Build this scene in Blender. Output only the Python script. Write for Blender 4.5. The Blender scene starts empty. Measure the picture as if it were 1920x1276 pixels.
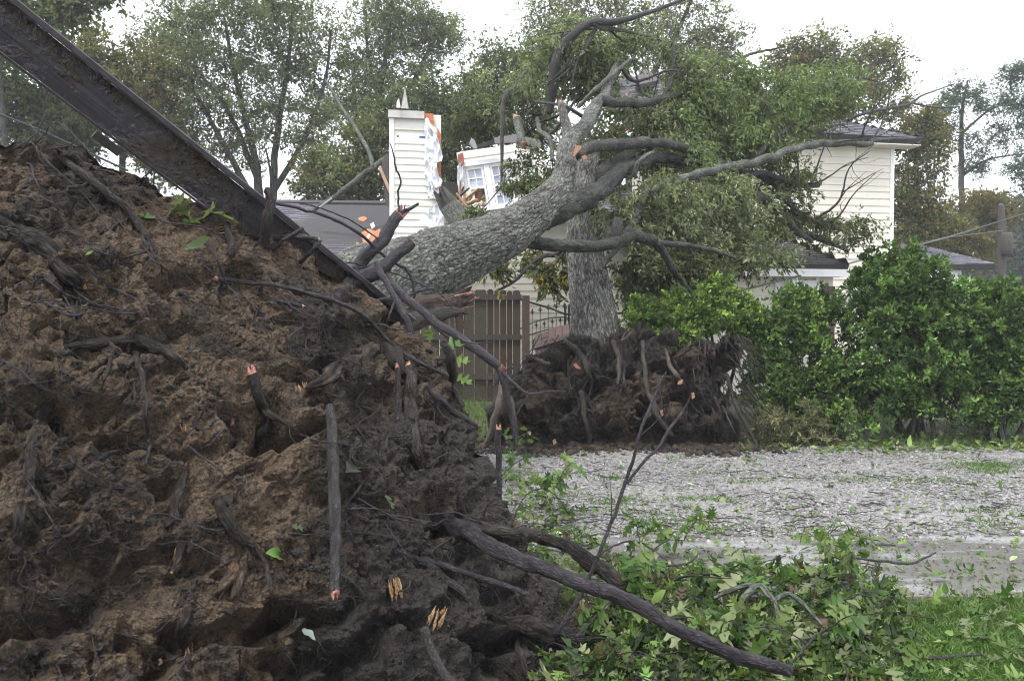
import bpy, math, random
import numpy as np
from mathutils import Vector, Matrix
from mathutils.bvhtree import BVHTree

S = bpy.context.scene
COL = S.collection
random.seed(7)
RNG = np.random.default_rng(11)

# ------------------------------------------------------------------ camera, sky, sun, exposure
F, CX, CY, CAMH, HOR = 1493.0, 960.0, 638.0, 1.5, 600.0
PITCH = math.atan((CY - HOR) / F)
cd = bpy.data.cameras.new('camera')
cam = bpy.data.objects.new('camera', cd)
COL.objects.link(cam)
cam.location = (0, 0, CAMH)
cam.rotation_euler = (math.pi / 2 - PITCH, 0, 0)
cd.sensor_width = 36.0
cd.lens = 36.0 * F / 1920.0
cd.clip_start = 0.05
cd.clip_end = 600
cd.dof.use_dof = True
cd.dof.focus_distance = 4.2
cd.dof.aperture_fstop = 6.3
S.camera = cam

w = bpy.data.worlds.new('World')
S.world = w
w.use_nodes = True
nt = w.node_tree
bg = nt.nodes['Background']
sky = nt.nodes.new('ShaderNodeTexSky')
sky.sky_type = 'NISHITA'
sky.sun_disc = False
sky.sun_elevation = math.radians(64)
sky.sun_rotation = math.radians(215)
sky.dust_density = 6.0
mx = nt.nodes.new('ShaderNodeMix')          # the closed cloud layer: an even pale grey over the clear sky
mx.data_type = 'RGBA'
mx.inputs[0].default_value = 0.90
nt.links.new(sky.outputs[0], mx.inputs[6])
mx.inputs[7].default_value = (8.9, 9.3, 10.0, 1)
nt.links.new(mx.outputs[2], bg.inputs[0])
bg.inputs[1].default_value = 0.10

sl = bpy.data.lights.new('sun', 'SUN')
sl.energy = 1.5
sl.angle = math.radians(14)
sl.color = (1.0, 0.97, 0.93)
sun = bpy.data.objects.new('sun', sl)
COL.objects.link(sun)
sun.rotation_euler = (math.radians(26), 0, math.radians(-35))

S.view_settings.view_transform = 'Standard'
S.view_settings.look = 'None'
S.view_settings.gamma = 1
S.view_settings.use_curve_mapping = False
S.view_settings.exposure = 1.25
S.render.engine = 'CYCLES'
S.cycles.max_bounces = 6
S.cycles.transparent_max_bounces = 4
S.cycles.use_adaptive_sampling = False
S.cycles.use_denoising = True
S.cycles.filter_width = 1.05

# ------------------------------------------------------------------ picking points of the place
cp, sp = math.cos(PITCH), math.sin(PITCH)

def ray(x, y):
    dx, dy = (x - CX) / F, (CY - y) / F
    return np.array([dx, cp + dy * sp, -sp + dy * cp])

def P(x, y, D):
    r = ray(x, y)
    r = r * (D / r[1])
    return r + np.array([0, 0, CAMH])

def G(x, y, z=0.0):
    """ground point seen at (x, y)"""
    r = ray(x, y)
    return r * ((z - CAMH) / r[2]) + np.array([0, 0, CAMH])

def M(px, D):
    return px * D / F

# ------------------------------------------------------------------ numpy noise
_pr = np.random.default_rng(5)
_perm = np.tile(_pr.permutation(256), 3)
_g = _pr.normal(size=(256, 3))
_g /= np.linalg.norm(_g, axis=1)[:, None]

def perlin(p):
    p = np.asarray(p, dtype=np.float64)
    i = np.floor(p).astype(np.int64)
    f = p - i
    i &= 255
    u = f * f * f * (f * (f * 6 - 15) + 10)
    out = 0
    for a in (0, 1):
        wa = u[:, 0] if a else 1 - u[:, 0]
        ha = _perm[i[:, 0] + a]
        for b in (0, 1):
            wb = u[:, 1] if b else 1 - u[:, 1]
            hb = _perm[ha + i[:, 1] + b]
            for c in (0, 1):
                wc = u[:, 2] if c else 1 - u[:, 2]
                g = _g[_perm[hb + i[:, 2] + c]]
                d = g[:, 0] * (f[:, 0] - a) + g[:, 1] * (f[:, 1] - b) + g[:, 2] * (f[:, 2] - c)
                out = out + wa * wb * wc * d
    return out * 1.5

def fbm(p, o=4, gain=.5):
    s, a = 0, 1.0
    p = np.array(p, dtype=np.float64)
    for k in range(o):
        s = s + a * perlin(p + 17.3 * k)
        a *= gain
        p = p * 2.03
    return s

def ridged(p, o=3):
    s, a = 0, 1.0
    p = np.array(p, dtype=np.float64)
    for k in range(o):
        s = s + a * (1 - np.abs(perlin(p + 9.1 * k)) * 2)
        a *= .5
        p = p * 2.1
    return s

_wo = _pr.random((256, 3))

def worley(p):
    p = np.asarray(p, dtype=np.float64)
    i = np.floor(p).astype(np.int64)
    f = p - i
    f1 = np.full(len(p), 9.0)
    f2 = np.full(len(p), 9.0)
    for a in (-1, 0, 1):
        for b in (-1, 0, 1):
            for c in (-1, 0, 1):
                h = _perm[_perm[_perm[(i[:, 0] + a) & 255] + ((i[:, 1] + b) & 255)] + ((i[:, 2] + c) & 255)]
                o = _wo[h] + np.array([a, b, c]) - f
                d = np.sqrt((o * o).sum(1))
                m = d < f1
                f2 = np.where(m, f1, np.minimum(f2, d))
                f1 = np.where(m, d, f1)
    return f1, f2

def sstep(a, b, x):
    t = np.clip((x - a) / (b - a), 0, 1)
    return t * t * (3 - 2 * t)

def unit(v):
    v = np.asarray(v, dtype=np.float64)
    return v / (np.linalg.norm(v, axis=-1, keepdims=True) + 1e-12)

# ------------------------------------------------------------------ mesh builder
class MB:
    def __init__(self):
        self.v, self.c, self.b, self.polys, self.n = [], [], [], [], 0

    def add(self, V, Fc, mat=0, col=None, bark=None):
        V = np.asarray(V, dtype=np.float64).reshape(-1, 3)
        n = len(V)
        self.v.append(V)
        if col is None:
            col = (1., 1., 1.)
        col = np.asarray(col, dtype=np.float64)
        if col.ndim == 1:
            col = np.tile(col, (n, 1))
        self.c.append(np.c_[col, np.ones(n)])
        self.b.append(np.zeros((n, 3)) if bark is None else bark)
        if isinstance(Fc, np.ndarray):
            self.polys.append((Fc + self.n, mat))
        else:
            bysize = {}
            for f in Fc:
                bysize.setdefault(len(f), []).append(f)
            for k, fs in bysize.items():
                self.polys.append((np.array(fs) + self.n, mat))
        self.n += n

    def box(self, o, ux, uy, uz, x0, x1, y0, y1, z0, z1, mat=0, col=None):
        o, ux, uy, uz = map(np.asarray, (o, ux, uy, uz))
        V = [o + ux * a + uy * b + uz * c for c in (z0, z1) for b in (y0, y1) for a in (x0, x1)]
        self.add(V, [(0, 2, 3, 1), (4, 5, 7, 6), (0, 1, 5, 4), (2, 6, 7, 3), (0, 4, 6, 2), (1, 3, 7, 5)], mat, col)

    def mesh(self, name, mats, smooth=False):
        me = bpy.data.meshes.new(name)
        V = np.concatenate(self.v)
        me.vertices.add(len(V))
        me.vertices.foreach_set('co', V.astype(np.float32).ravel())
        idx = np.concatenate([f.ravel() for f, m in self.polys]).astype(np.int32)
        sizes = np.concatenate([np.full(len(f), f.shape[1]) for f, m in self.polys])
        mi = np.concatenate([np.full(len(f), m) for f, m in self.polys])
        me.loops.add(len(idx))
        me.loops.foreach_set('vertex_index', idx)
        me.polygons.add(len(sizes))
        st = np.concatenate([[0], np.cumsum(sizes)[:-1]]).astype(np.int32)
        me.polygons.foreach_set('loop_start', st)
        me.polygons.foreach_set('material_index', mi.astype(np.int32))
        me.polygons.foreach_set('use_smooth', np.full(len(sizes), smooth))
        a = me.attributes.new('tint', 'FLOAT_COLOR', 'POINT')
        a.data.foreach_set('color', np.concatenate(self.c).astype(np.float32).ravel())
        b = np.concatenate(self.b)
        if np.any(b):
            a = me.attributes.new('bark', 'FLOAT_VECTOR', 'POINT')
            a.data.foreach_set('vector', b.astype(np.float32).ravel())
        for m in (mats if isinstance(mats, (list, tuple)) else [mats]):
            me.materials.append(m)
        me.update(calc_edges=True)
        me.validate()
        return me

    def build(self, name, mats, parent=None, smooth=False, kind=None):
        return obj(name, self.mesh(name, mats, smooth), parent, kind)

def obj(name, me, parent=None, kind=None):
    o = bpy.data.objects.new(name, me)
    COL.objects.link(o)
    if parent is not None:
        par(o, parent)
    if kind:
        o['kind'] = kind
    return o

def par(o, p):
    o.parent = p
    if p.type == 'EMPTY':
        o.matrix_parent_inverse = (Matrix.Translation(p.location) @ p.rotation_euler.to_matrix().to_4x4()).inverted()

def tag(o, label, cat, group=None, kind=None):
    o['label'] = label
    o['category'] = cat
    if group:
        o['group'] = group
    if kind:
        o['kind'] = kind
    return o

def thing(name, label, cat, loc, group=None):
    o = bpy.data.objects.new(name, None)
    COL.objects.link(o)
    o.location = Vector([float(q) for q in loc])
    o.empty_display_size = .2
    return tag(o, label, cat, group)

def catmull(Q, n):
    Q = np.asarray(Q, dtype=np.float64)
    if len(Q) == 2:
        t = np.linspace(0, 1, n + 1)[:, None]
        return Q[0] * (1 - t) + Q[1] * t
    E = np.vstack([2 * Q[0] - Q[1], Q, 2 * Q[-1] - Q[-2]])
    out = []
    t = np.linspace(0, 1, n, endpoint=False)[:, None]
    for i in range(1, len(E) - 2):
        a, b, c, d = E[i - 1], E[i], E[i + 1], E[i + 2]
        out.append(.5 * (2 * b + (c - a) * t + (2 * a - 5 * b + 4 * c - d) * t * t + (3 * b - a - 3 * c + d) * t ** 3))
    out.append(Q[-1:])
    return np.vstack(out)

def tube(mb, pts, rad, seg=8, sub=5, mat=0, wob=.1, gn=0.0, rng=RNG, tip='round', tipmat=1, start='round', col=None, disp=None):
    pts = np.asarray(pts, dtype=np.float64)
    Q = catmull(np.c_[pts, np.asarray(rad, dtype=np.float64)], sub)
    C, R = Q[:, :3].copy(), np.maximum(Q[:, 3], 4e-4)
    L = np.concatenate([[0], np.cumsum(np.linalg.norm(np.diff(C, axis=0), axis=1))])
    sd = rng.random(3) * 90
    if gn:
        k = np.c_[L / (R.mean() * 5 + 1e-6), np.zeros_like(L), np.zeros_like(L)]
        fade = np.sin(np.linspace(0, 1, len(L)) * np.pi)[:, None] ** .4
        C += gn * R[:, None] * fade * np.c_[perlin(k + sd), perlin(k + sd + 30), perlin(k + sd + 60)]
    T = unit(np.gradient(C, axis=0))
    U = np.zeros_like(C)
    ref = np.array([0, 0, 1.]) if abs(T[0, 2]) < .9 else np.array([1., 0, 0])
    u = unit(np.cross(T[0], ref))
    for i in range(len(C)):
        u = unit(u - T[i] * (u @ T[i]))
        U[i] = u
    W = np.cross(T, U)
    th = np.linspace(0, 2 * np.pi, seg, endpoint=False)
    ct, st = np.cos(th), np.sin(th)
    n = len(C)
    rr = np.repeat(R[:, None], seg, 1)
    bark = np.stack([R[:, None] * ct, R[:, None] * st, np.repeat(L[:, None], seg, 1)], -1).reshape(-1, 3)
    bark[:, 2] += sd[0]
    if wob:
        q = np.stack([np.tile(ct * 1.3, (n, 1)), np.tile(st * 1.3, (n, 1)), np.repeat((L / (R.mean() * 3 + 1e-6))[:, None], seg, 1)], -1).reshape(-1, 3)
        rr = rr * (1 + wob * (perlin(q + sd) + .5 * perlin(q * 2.7 + sd)).reshape(n, seg))
    if disp is not None:
        dd, ee = disp(bark, L, R, th)
        rr = rr + dd.reshape(n, seg)
        if col is None:
            col = np.repeat((.16 + .94 * ee)[:, None], 3, 1)
    V = C[:, None] + rr[..., None] * (ct[None, :, None] * U[:, None] + st[None, :, None] * W[:, None])
    V = V.reshape(-1, 3)
    i = np.arange(n - 1)[:, None] * seg
    j = np.arange(seg)[None]
    j2 = (j + 1) % seg
    Fq = np.stack([i + j, i + j2, i + seg + j2, i + seg + j], -1).reshape(-1, 4)
    mb.add(V, Fq, mat, col, bark)
    if col is not None and np.ndim(col) > 1:
        col = None
    def cap(k, sgn, kind):
        base = V[k * seg:(k + 1) * seg]
        c, t, r = C[k], T[k] * sgn, R[k]
        if kind == 'broken':
            z = rng.uniform(.1, 2.2, seg) * r
            r2 = c + (base - c) * rng.uniform(.35, .95, seg)[:, None] + t * z[:, None]
            ce = c + t * r * rng.uniform(.1, .6)
            VV = np.vstack([base * 1.0, r2, ce])
            m = tipmat
        elif kind == 'cut':
            r2 = c + (base - c) * .82 + t * r * .12
            ce = c + t * r * .14
            VV = np.vstack([base, r2, ce])
            m = tipmat
        else:
            r2 = c + (base - c) * .6 + t * r * .5
            ce = c + t * r * .7
            VV = np.vstack([base, r2, ce])
            m = mat
        a = np.arange(seg)
        b = (a + 1) % seg
        q = np.stack([a, b, b + seg, a + seg], -1)
        tr = np.stack([a + seg, b + seg, np.full(seg, 2 * seg)], -1)
        if sgn < 0:
            q, tr = q[:, ::-1], tr[:, ::-1]
        bk = np.tile(bark[k * seg:(k + 1) * seg], (2, 1))
        bk = np.vstack([bk, bk[:1]])
        n0 = mb.n
        mb.add(VV, q, m, col, bk)
        mb.polys.append((tr + n0, m))
    cap(n - 1, 1, tip)
    cap(0, -1, start)
    return C, R

# ------------------------------------------------------------------ leaves
def cards(mb, C, A, L, Wd, rng, tint, mat=0, fold=.25):
    """n folded leaf blades: base C, axis A, length L, width Wd"""
    n = len(C)
    A = unit(A)
    Sd = unit(np.cross(A, unit(rng.normal(size=(n, 3)))))
    N = np.cross(A, Sd)
    L = np.asarray(L)[:, None] * np.ones((n, 1))
    Wd = np.asarray(Wd)[:, None] * np.ones((n, 1))
    mid = C + A * L * .45
    V = np.stack([C, mid + Sd * Wd * .5 + N * Wd * fold, C + A * L - N * L * .12, mid - Sd * Wd * .5 + N * Wd * fold], 1).reshape(-1, 3)
    k = np.arange(n)[:, None] * 4
    Fc = np.concatenate([k + np.array([[0, 1, 2]]), k + np.array([[0, 2, 3]])])
    mb.add(V, Fc, mat, np.repeat(tint, 4, 0))

def sprays(mb, cen, rad, nper, L, asp, rng, pal, bias=(0, 0, -.5), var=.22, flat=.75, twig=9, cvar=.22, wind=(0, 0, 0)):
    """clumps of leaf sprays round centres"""
    cen = np.asarray(cen)
    m = len(cen)
    rad = np.broadcast_to(rad, (m,))
    k = max(1, nper // twig)
    td = unit(rng.normal(size=(m, k, 3)) * np.array([1, 1, flat]) + np.asarray(wind))
    tl = rng.uniform(.5, 1.15, (m, k))
    t = rng.uniform(.15, 1, (m, k, twig))
    pos = cen[:, None, None] + td[:, :, None] * (t * tl[:, :, None] * rad[:, None, None])[..., None]
    pos = pos + rng.normal(size=pos.shape) * (rad[:, None, None, None] * .07)
    pos[..., 2] -= (t * tl[:, :, None]) ** 2 * rad[:, None, None] * .25
    ax = td[:, :, None] * .7 + rng.normal(size=pos.shape) * .75 + np.asarray(bias)
    pal = np.asarray(pal)
    cl = pal[rng.integers(0, len(pal), (m, k))]
    ct = cl[:, :, None] * np.exp(rng.normal(size=(m, 1, 1, 1)) * cvar) * np.exp(rng.normal(size=(m, k, twig, 1)) * var)
    n = m * k * twig
    ls = L * rng.uniform(.65, 1.3, n)
    cards(mb, pos.reshape(-1, 3), ax.reshape(-1, 3), ls, ls * asp * rng.uniform(.8, 1.2, n), rng, ct.reshape(-1, 3))

GAPS = [(1205, 150, 62, 52, 19), (1168, 243, 52, 34, 17), (955, 285, 95, 60, 16), (1600, 350, 60, 60, 18)]      # places where the crown is torn open

def in_blobs(blobs, n, rng):
    """n points in a list of ellipsoids (x, y, rx, ry, D, dD, weight)"""
    wts = np.array([b[6] for b in blobs], dtype=float)
    ids = rng.choice(len(blobs), n, p=wts / wts.sum())
    out = np.zeros((n, 3))
    for i, k in enumerate(ids):
        x, y, rx, ry, D, dD, _ = blobs[k]
        v = unit(rng.normal(size=3)) * rng.random() ** (1 / 2.4)
        for _ in range(12):
            q = P(x, y, D) + np.array([v[0] * M(rx, D), v[1] * dD, v[2] * M(ry, D)])
            u, vv = CX + F * q[0] / q[1], HOR - F * (q[2] - CAMH) / q[1]
            if not any(q[1] < g[4] and ((u - g[0]) / g[2]) ** 2 + ((vv - g[1]) / g[3]) ** 2 < 1 for g in GAPS):
                break
            v = unit(rng.normal(size=3)) * rng.random() ** (1 / 2.4)
        out[i] = q
    return out
# ------------------------------------------------------------------ materials
class NT:
    def __init__(s, name):
        s.m = bpy.data.materials.new(name)
        s.m.use_nodes = True
        s.t = s.m.node_tree
        s.bsdf = s.t.nodes['Principled BSDF']
        s.out = s.t.nodes['Material Output']
        s.co = s.t.nodes.new('ShaderNodeTexCoord').outputs['Object']
    def n(s, typ, ins=None, **kw):
        nd = s.t.nodes.new('ShaderNode' + typ)
        for k, v in kw.items():
            setattr(nd, k, v)
        for k, v in (ins or {}).items():
            if isinstance(v, bpy.types.NodeSocket):
                s.t.links.new(v, nd.inputs[k])
            else:
                nd.inputs[k].default_value = v
        return nd
    def noise(s, sc, det=4, rough=.55, vec=None, dist=0.0):
        return s.n('TexNoise', {'Vector': vec or s.co, 'Scale': sc, 'Detail': det, 'Roughness': rough, 'Distortion': dist}).outputs[0]
    def vor(s, sc, feat='F1', vec=None, out=0, rnd=1.0):
        return s.n('TexVoronoi', {'Vector': vec or s.co, 'Scale': sc, 'Randomness': rnd}, feature=feat).outputs[out]
    def ramp(s, fac, stops):
        r = s.n('ValToRGB', {0: fac})
        e = r.color_ramp.elements
        while len(e) < len(stops):
            e.new(.5)
        for i, (p, c) in enumerate(stops):
            e[i].position = p
            e[i].color = tuple(c) + (1,) if not isinstance(c, (int, float)) else (c, c, c, 1)
        return r.outputs[0]
    def mix(s, f, a, b, bt='MIX'):
        nd = s.n('Mix', data_type='RGBA', blend_type=bt)
        for k, v in ((0, f), (6, a), (7, b)):
            if isinstance(v, bpy.types.NodeSocket):
                s.t.links.new(v, nd.inputs[k])
            else:
                nd.inputs[k].default_value = (v if k == 0 else tuple(v) + (1,) if len(v) == 3 else v)
        return nd.outputs[2]
    def math(s, op, a, b=0.0):
        return s.n('Math', {0: a, 1: b}, operation=op).outputs[0]
    def bump(s, h, dist, strength=1.0, nrm=None):
        ins = {'Height': h, 'Distance': dist, 'Strength': strength}
        if nrm is not None:
            ins['Normal'] = nrm
        return s.n('Bump', ins).outputs[0]
    def attr(s, name, out='Color'):
        return s.n('Attribute', attribute_name=name).outputs[out]
    def set(s, **kw):
        mp = dict(col='Base Color', rough='Roughness', nrm='Normal', metal='Metallic', spec='Specular IOR Level')
        for k, v in kw.items():
            sk = s.bsdf.inputs[mp[k]]
            if isinstance(v, bpy.types.NodeSocket):
                s.t.links.new(v, sk)
            else:
                sk.default_value = tuple(v) + (1,) if k == 'col' else v
        return s.m

def m_mud(name, dark, mid, tan, sc=1.0, bias=0.0):
    t = NT(name)
    a = t.noise(1.7 * sc, 5, .6)
    b = t.noise(9 * sc, 5, .65)
    c = t.noise(70 * sc, 3, .6)
    f = t.math('ADD', t.math('MULTIPLY', a, .62), t.math('MULTIPLY', b, .38))
    f = t.math('ADD', f, bias)
    clay = t.n('SeparateColor', {0: t.attr('tint')}).outputs[0]      # 0 dark topsoil of the rim, 1 clay
    f = t.math('ADD', f, t.math('MULTIPLY', t.math('SUBTRACT', clay, .5), .16))
    col = t.ramp(f, [(.34, dark), (.46, mid), (.58, tan), (.70, tuple(q * 1.35 for q in tan))])
    col = t.mix(t.math('MULTIPLY', t.math('SUBTRACT', 1.0, clay), .75), col, (.048, .0425, .0385))
    col = t.mix(.8, col, t.ramp(c, [(.25, .40), (.75, 1.6)]), 'MULTIPLY')
    gr = t.noise(210 * sc, 2, .7)
    col = t.mix(.75, col, t.ramp(gr, [(.30, .45), (.52, 1.0), (.72, 1.7)]), 'MULTIPLY')
    cr = t.vor(33 * sc, 'DISTANCE_TO_EDGE', t.n('VectorMath', {0: t.co, 1: t.n('VectorMath', {0: t.n('TexNoise', {'Vector': t.co, 'Scale': 11.0, 'Detail': 3.0}).outputs[1], 'Scale': .12}, operation='SCALE').outputs[0]}, operation='ADD').outputs[0])
    col = t.mix(.55, col, t.ramp(cr, [(.0, .25), (.10, 1.0)]), 'MULTIPLY')
    fib = t.noise(26 * sc, 6, .7, dist=1.5)
    h = t.math('ADD', t.math('MULTIPLY', fib, .55), t.math('MULTIPLY', t.vor(42 * sc), .3))
    h = t.math('ADD', h, t.math('MULTIPLY', t.vor(95 * sc), .22))
    h = t.math('ADD', h, t.math('MULTIPLY', t.noise(190 * sc, 3, .7), .2))
    r = t.ramp(t.noise(5 * sc, 4), [(.35, .36), (.62, .8)])
    return t.set(col=col, rough=r, nrm=t.bump(h, .05 / sc, 1.0), spec=.3)

def m_bark(name, crack, plate, lichen, sx=26., sz=7., lic=.5, dist=.02, rough=.6, wet=.3):
    t = NT(name)
    v = t.attr('bark', 'Vector')
    wv = t.n('VectorMath', {0: v, 1: (sx, sx, sz)}, operation='MULTIPLY').outputs[0]
    d = t.noise(.8, 3, vec=wv)
    wv = t.n('VectorMath', {0: wv, 1: t.n('VectorMath', {0: t.n('TexNoise', {'Vector': wv, 'Scale': .7, 'Detail': 3.0}).outputs[1], 'Scale': 1.7}, operation='SCALE').outputs[0]}, operation='ADD').outputs[0]
    e = t.vor(1.0, 'DISTANCE_TO_EDGE', wv)
    e = t.math('ADD', t.math('MULTIPLY', e, .55), t.math('MULTIPLY', t.noise(1.7, 5, .7, vec=wv, dist=.6), .42))
    f = t.ramp(e, [(.17, 0.0), (.40, 1.0)])
    fine = t.noise(6, 5, .75, vec=wv)
    base = t.mix(f, crack, plate)
    base = t.mix(1.0, base, t.attr('tint'), 'MULTIPLY')
    ln = t.ramp(t.noise(3.2, 4, .6, vec=v), [(.5 - lic * .25, 0.0), (.62, 1.0)])
    base = t.mix(t.math('MULTIPLY', t.math('MULTIPLY', ln, f), .85), base, lichen)
    base = t.mix(.7, base, t.ramp(fine, [(.25, .5), (.75, 1.5)]), 'MULTIPLY')
    h = t.math('ADD', f, t.math('MULTIPLY', fine, .8))
    r = t.ramp(t.noise(6, 3, vec=v), [(.3, rough - wet), (.7, rough + .15)])
    return t.set(col=base, rough=r, nrm=t.bump(h, dist, 1.0), spec=.3)

def m_leaf(name, rough=.45, trans=.35, spec=.5, vein=False):
    t = NT(name)
    a = t.attr('tint')
    t.set(col=a, rough=rough, spec=spec)
    tr = t.n('BsdfTranslucent', {'Color': t.mix(1.0, a, (1.25, 1.35, .7), 'MULTIPLY')}).outputs[0]
    mxs = t.n('MixShader', {0: trans, 1: t.bsdf.outputs[0], 2: tr}).outputs[0]
    t.t.links.new(mxs, t.out.inputs[0])
    return t.m

def m_plain(name, col, rough=.6, var=.12, sc=6., bump=.0, spec=.5, metal=0., tint=False, streak=None):
    t = NT(name)
    base = t.attr('tint') if tint else None
    c = t.mix(1.0, base, col, 'MULTIPLY') if tint else col
    vec = None
    if streak:
        vec = t.n('VectorMath', {0: t.co, 1: streak}, operation='MULTIPLY').outputs[0]
    n = t.noise(sc, 5, .62, vec=vec)
    c = t.mix(1.0, c, t.ramp(n, [(.25, 1 - var * 1.6), (.75, 1 + var)]), 'MULTIPLY')
    t.set(col=c, rough=rough, spec=spec, metal=metal)
    if bump:
        t.set(nrm=t.bump(n, bump, .9))
    return t.m

MUD = m_mud('mud', (.008, .0065, .0055), (.038, .0295, .022), (.125, .088, .056))
MUD2 = m_mud('mud_dark', (.009, .0075, .0065), (.030, .0235, .018), (.098, .070, .047), 1.3, -.01)
BARK = m_bark('oak_bark', (.032, .029, .026), (.195, .184, .168), (.26, .275, .225), 40, 15, .5, .014)
BARK_STAND = m_bark('oak_bark_upright', (.045, .04, .036), (.22, .205, .188), (.27, .28, .25), 42, 13, .5, .014, .75, .15)
BARK_LIMB = m_bark('limb_bark', (.014, .012, .011), (.052, .047, .043), (.11, .13, .095), 48, 17, .3, .01)
BARK_LICHEN = m_bark('lichen_bark', (.03, .03, .026), (.085, .085, .075), (.22, .26, .20), 44, 18, .7, .008, .8, .1)
BARK_ROOT = m_bark('root_bark', (.012, .009, .007), (.045, .036, .030), (.075, .055, .040), 60, 22, .3, .008, .5, .3)
BARK_WET = m_bark('wet_branch_bark', (.013, .011, .013), (.050, .043, .050), (.080, .070, .075), 90, 34, .3, .005, .36, .16)
BARK_GREY = m_bark('grey_branch_bark', (.013, .012, .012), (.054, .047, .048), (.085, .08, .075), 90, 55, .4, .006, .45, .15)
BARK_FAR = m_bark('far_bark', (.03, .028, .024), (.085, .08, .07), (.11, .12, .10), 20, 6, .4, .02, .9, .0)
WOOD = m_plain('broken_wood', (.36, .19, .10), .6, .8, 110, .006)
WOOD_RED = m_plain('red_broken_wood', (.27, .105, .075), .5, .8, 120, .006)
WOOD_PALE = m_plain('pale_broken_wood', (.50, .33, .18), .6, .7, 110, .006)
LEAF = m_leaf('oak_leaf', .55, .45, .2)
LEAF_FAR = m_leaf('far_leaf', .8, .48, .1)
LEAF_SHRUB = m_leaf('shrub_leaf', .42, .32, .25)
LEAF_NEAR = m_leaf('near_oak_leaf', .42, .32, .22)
GRASS = m_leaf('grass_blade', .5, .35, .4)
SIDING = m_plain('cream_siding', (.70, .660, .560), .55, .08, 2.2)
SIDING_W = m_plain('pale_siding', (.74, .715, .645), .55, .05, 3)
WHITE = m_plain('white_paint', (.84, .84, .84), .45, .05, 4)
WRAP = m_plain('house_wrap', (.86, .87, .90), .45, .06, 9, .004)
SHINGLE = m_plain('asphalt_shingle', (1, 1, 1), .75, .3, 60, .003, .4, tint=True)
OSB = m_plain('orange_sheathing', (.52, .17, .07), .7, .35, 26, .004)
BRICKRED = m_plain('red_brick', (.36, .12, .09), .8, .3, 18, .004)
DARK = m_plain('dark_and_shade', (.03, .027, .025), .8, .2)  # dark parts, and panels painted with the shade of rooms and openings
PICKET = m_plain('weathered_picket', (1, 1, 1), .7, .35, 9, .003, .4, tint=True, streak=(12, 12, .7))
IRON = m_plain('black_iron', (.012, .012, .013), .4, .1)
CABLE = m_plain('black_cable', (.03, .032, .035), .35, .1)
POLE = m_plain('pole_wood', (.06, .052, .045), .8, .2, 8, .005)

def m_glass():
    t = NT('window_glass')
    n = t.noise(3, 2)
    t.set(col=t.ramp(n, [(.3, (.10, .11, .13)), (.7, (.22, .24, .28))]), rough=.06, spec=.8)
    return t.m
GLASS = m_glass()

def m_beam():
    t = NT('muddy_beam')
    st = t.n('VectorMath', {0: t.attr('bark', 'Vector'), 1: (55, 55, 1.6)}, operation='MULTIPLY').outputs[0]
    g = t.noise(1.0, 5, .7, vec=st)
    base = t.ramp(g, [(.3, (.015, .0135, .016)), (.52, (.042, .038, .045)), (.72, (.075, .069, .080))])
    mud = t.ramp(t.noise(38, 4, .7), [(.3, (.018, .013, .010)), (.7, (.080, .058, .042))])
    f = t.ramp(t.math('ADD', t.noise(3.2, 6, .7), t.math('MULTIPLY', t.noise(26, 4), .12)), [(.55, 0.0), (.66, 1.0)])
    h = t.math('ADD', t.math('MULTIPLY', g, .12), t.math('MULTIPLY', t.math('MULTIPLY', f, t.noise(60, 4, .7)), 1.3))
    return t.set(col=t.mix(f, base, mud), rough=t.ramp(f, [(0., .27), (1., .7)]), nrm=t.bump(h, .012, .9), spec=.5)
BEAM = m_beam()
BEAM_EDGE = m_plain('beam_edge', (.050, .044, .051), .35, .35, 14, .002)

def m_ground():
    t = NT('ground_soil')
    a = t.noise(.9, 5, .6)
    b = t.noise(14, 5, .7)
    f = t.math('ADD', t.math('MULTIPLY', a, .5), t.math('MULTIPLY', b, .5))
    c = t.ramp(f, [(.38, (.030, .023, .017)), (.5, (.055, .047, .028)), (.62, (.070, .085, .030))])
    return t.set(col=c, rough=.8, nrm=t.bump(b, .04, .8))
def m_drive():
    t = NT('gravel_bed')
    v = t.vor(26, 'F1', out=1)
    n = t.noise(1.3, 4)
    c = t.ramp(t.noise(40, 4, .7), [(.3, (.10, .095, .088)), (.65, (.30, .29, .28))])
    c = t.mix(.5, c, t.mix(1.0, v, (.55, .55, .55), 'MULTIPLY'), 'MULTIPLY') if False else c
    c = t.mix(.6, c, t.ramp(n, [(.35, .6), (.65, 1.15)]), 'MULTIPLY')
    return t.set(col=c, rough=.6, nrm=t.bump(t.vor(38), .02, .9))
def m_concrete():
    t = NT('wet_concrete')
    n = t.noise(1.6, 5, .6)
    st = t.n('VectorMath', {0: t.co, 1: (.7, 2.6, 1)}, operation='MULTIPLY').outputs[0]
    s = t.noise(1.2, 5, .6, vec=st)
    ag = t.noise(75, 3, .7)
    c = t.ramp(ag, [(.3, (.15, .148, .148)), (.6, (.29, .288, .29)), (.75, (.44, .44, .44))])
    wet = t.ramp(s, [(.40, 0.0), (.52, 1.0)])
    c = t.mix(t.math('MULTIPLY', wet, .65), c, (.115, .104, .092))
    r = t.ramp(wet, [(0., .34), (1., .05)])
    return t.set(col=c, rough=r, nrm=t.bump(t.math('MULTIPLY', ag, t.math('SUBTRACT', 1.05, wet)), .004, .5), spec=.6)
def m_stone():
    t = NT('gravel_stone')
    return t.set(col=t.mix(1.0, t.attr('tint'), t.ramp(t.noise(60, 3), [(.3, .75), (.7, 1.2)]), 'MULTIPLY'), rough=.42, spec=.5)
GROUND, DRIVE, CONC, STONE = m_ground(), m_drive(), m_concrete(), m_stone()
# ------------------------------------------------------------------ ground, drive, concrete
def gz(X, Y):
    return 0.12 * sstep(9.3, 10.6, Y)

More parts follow.
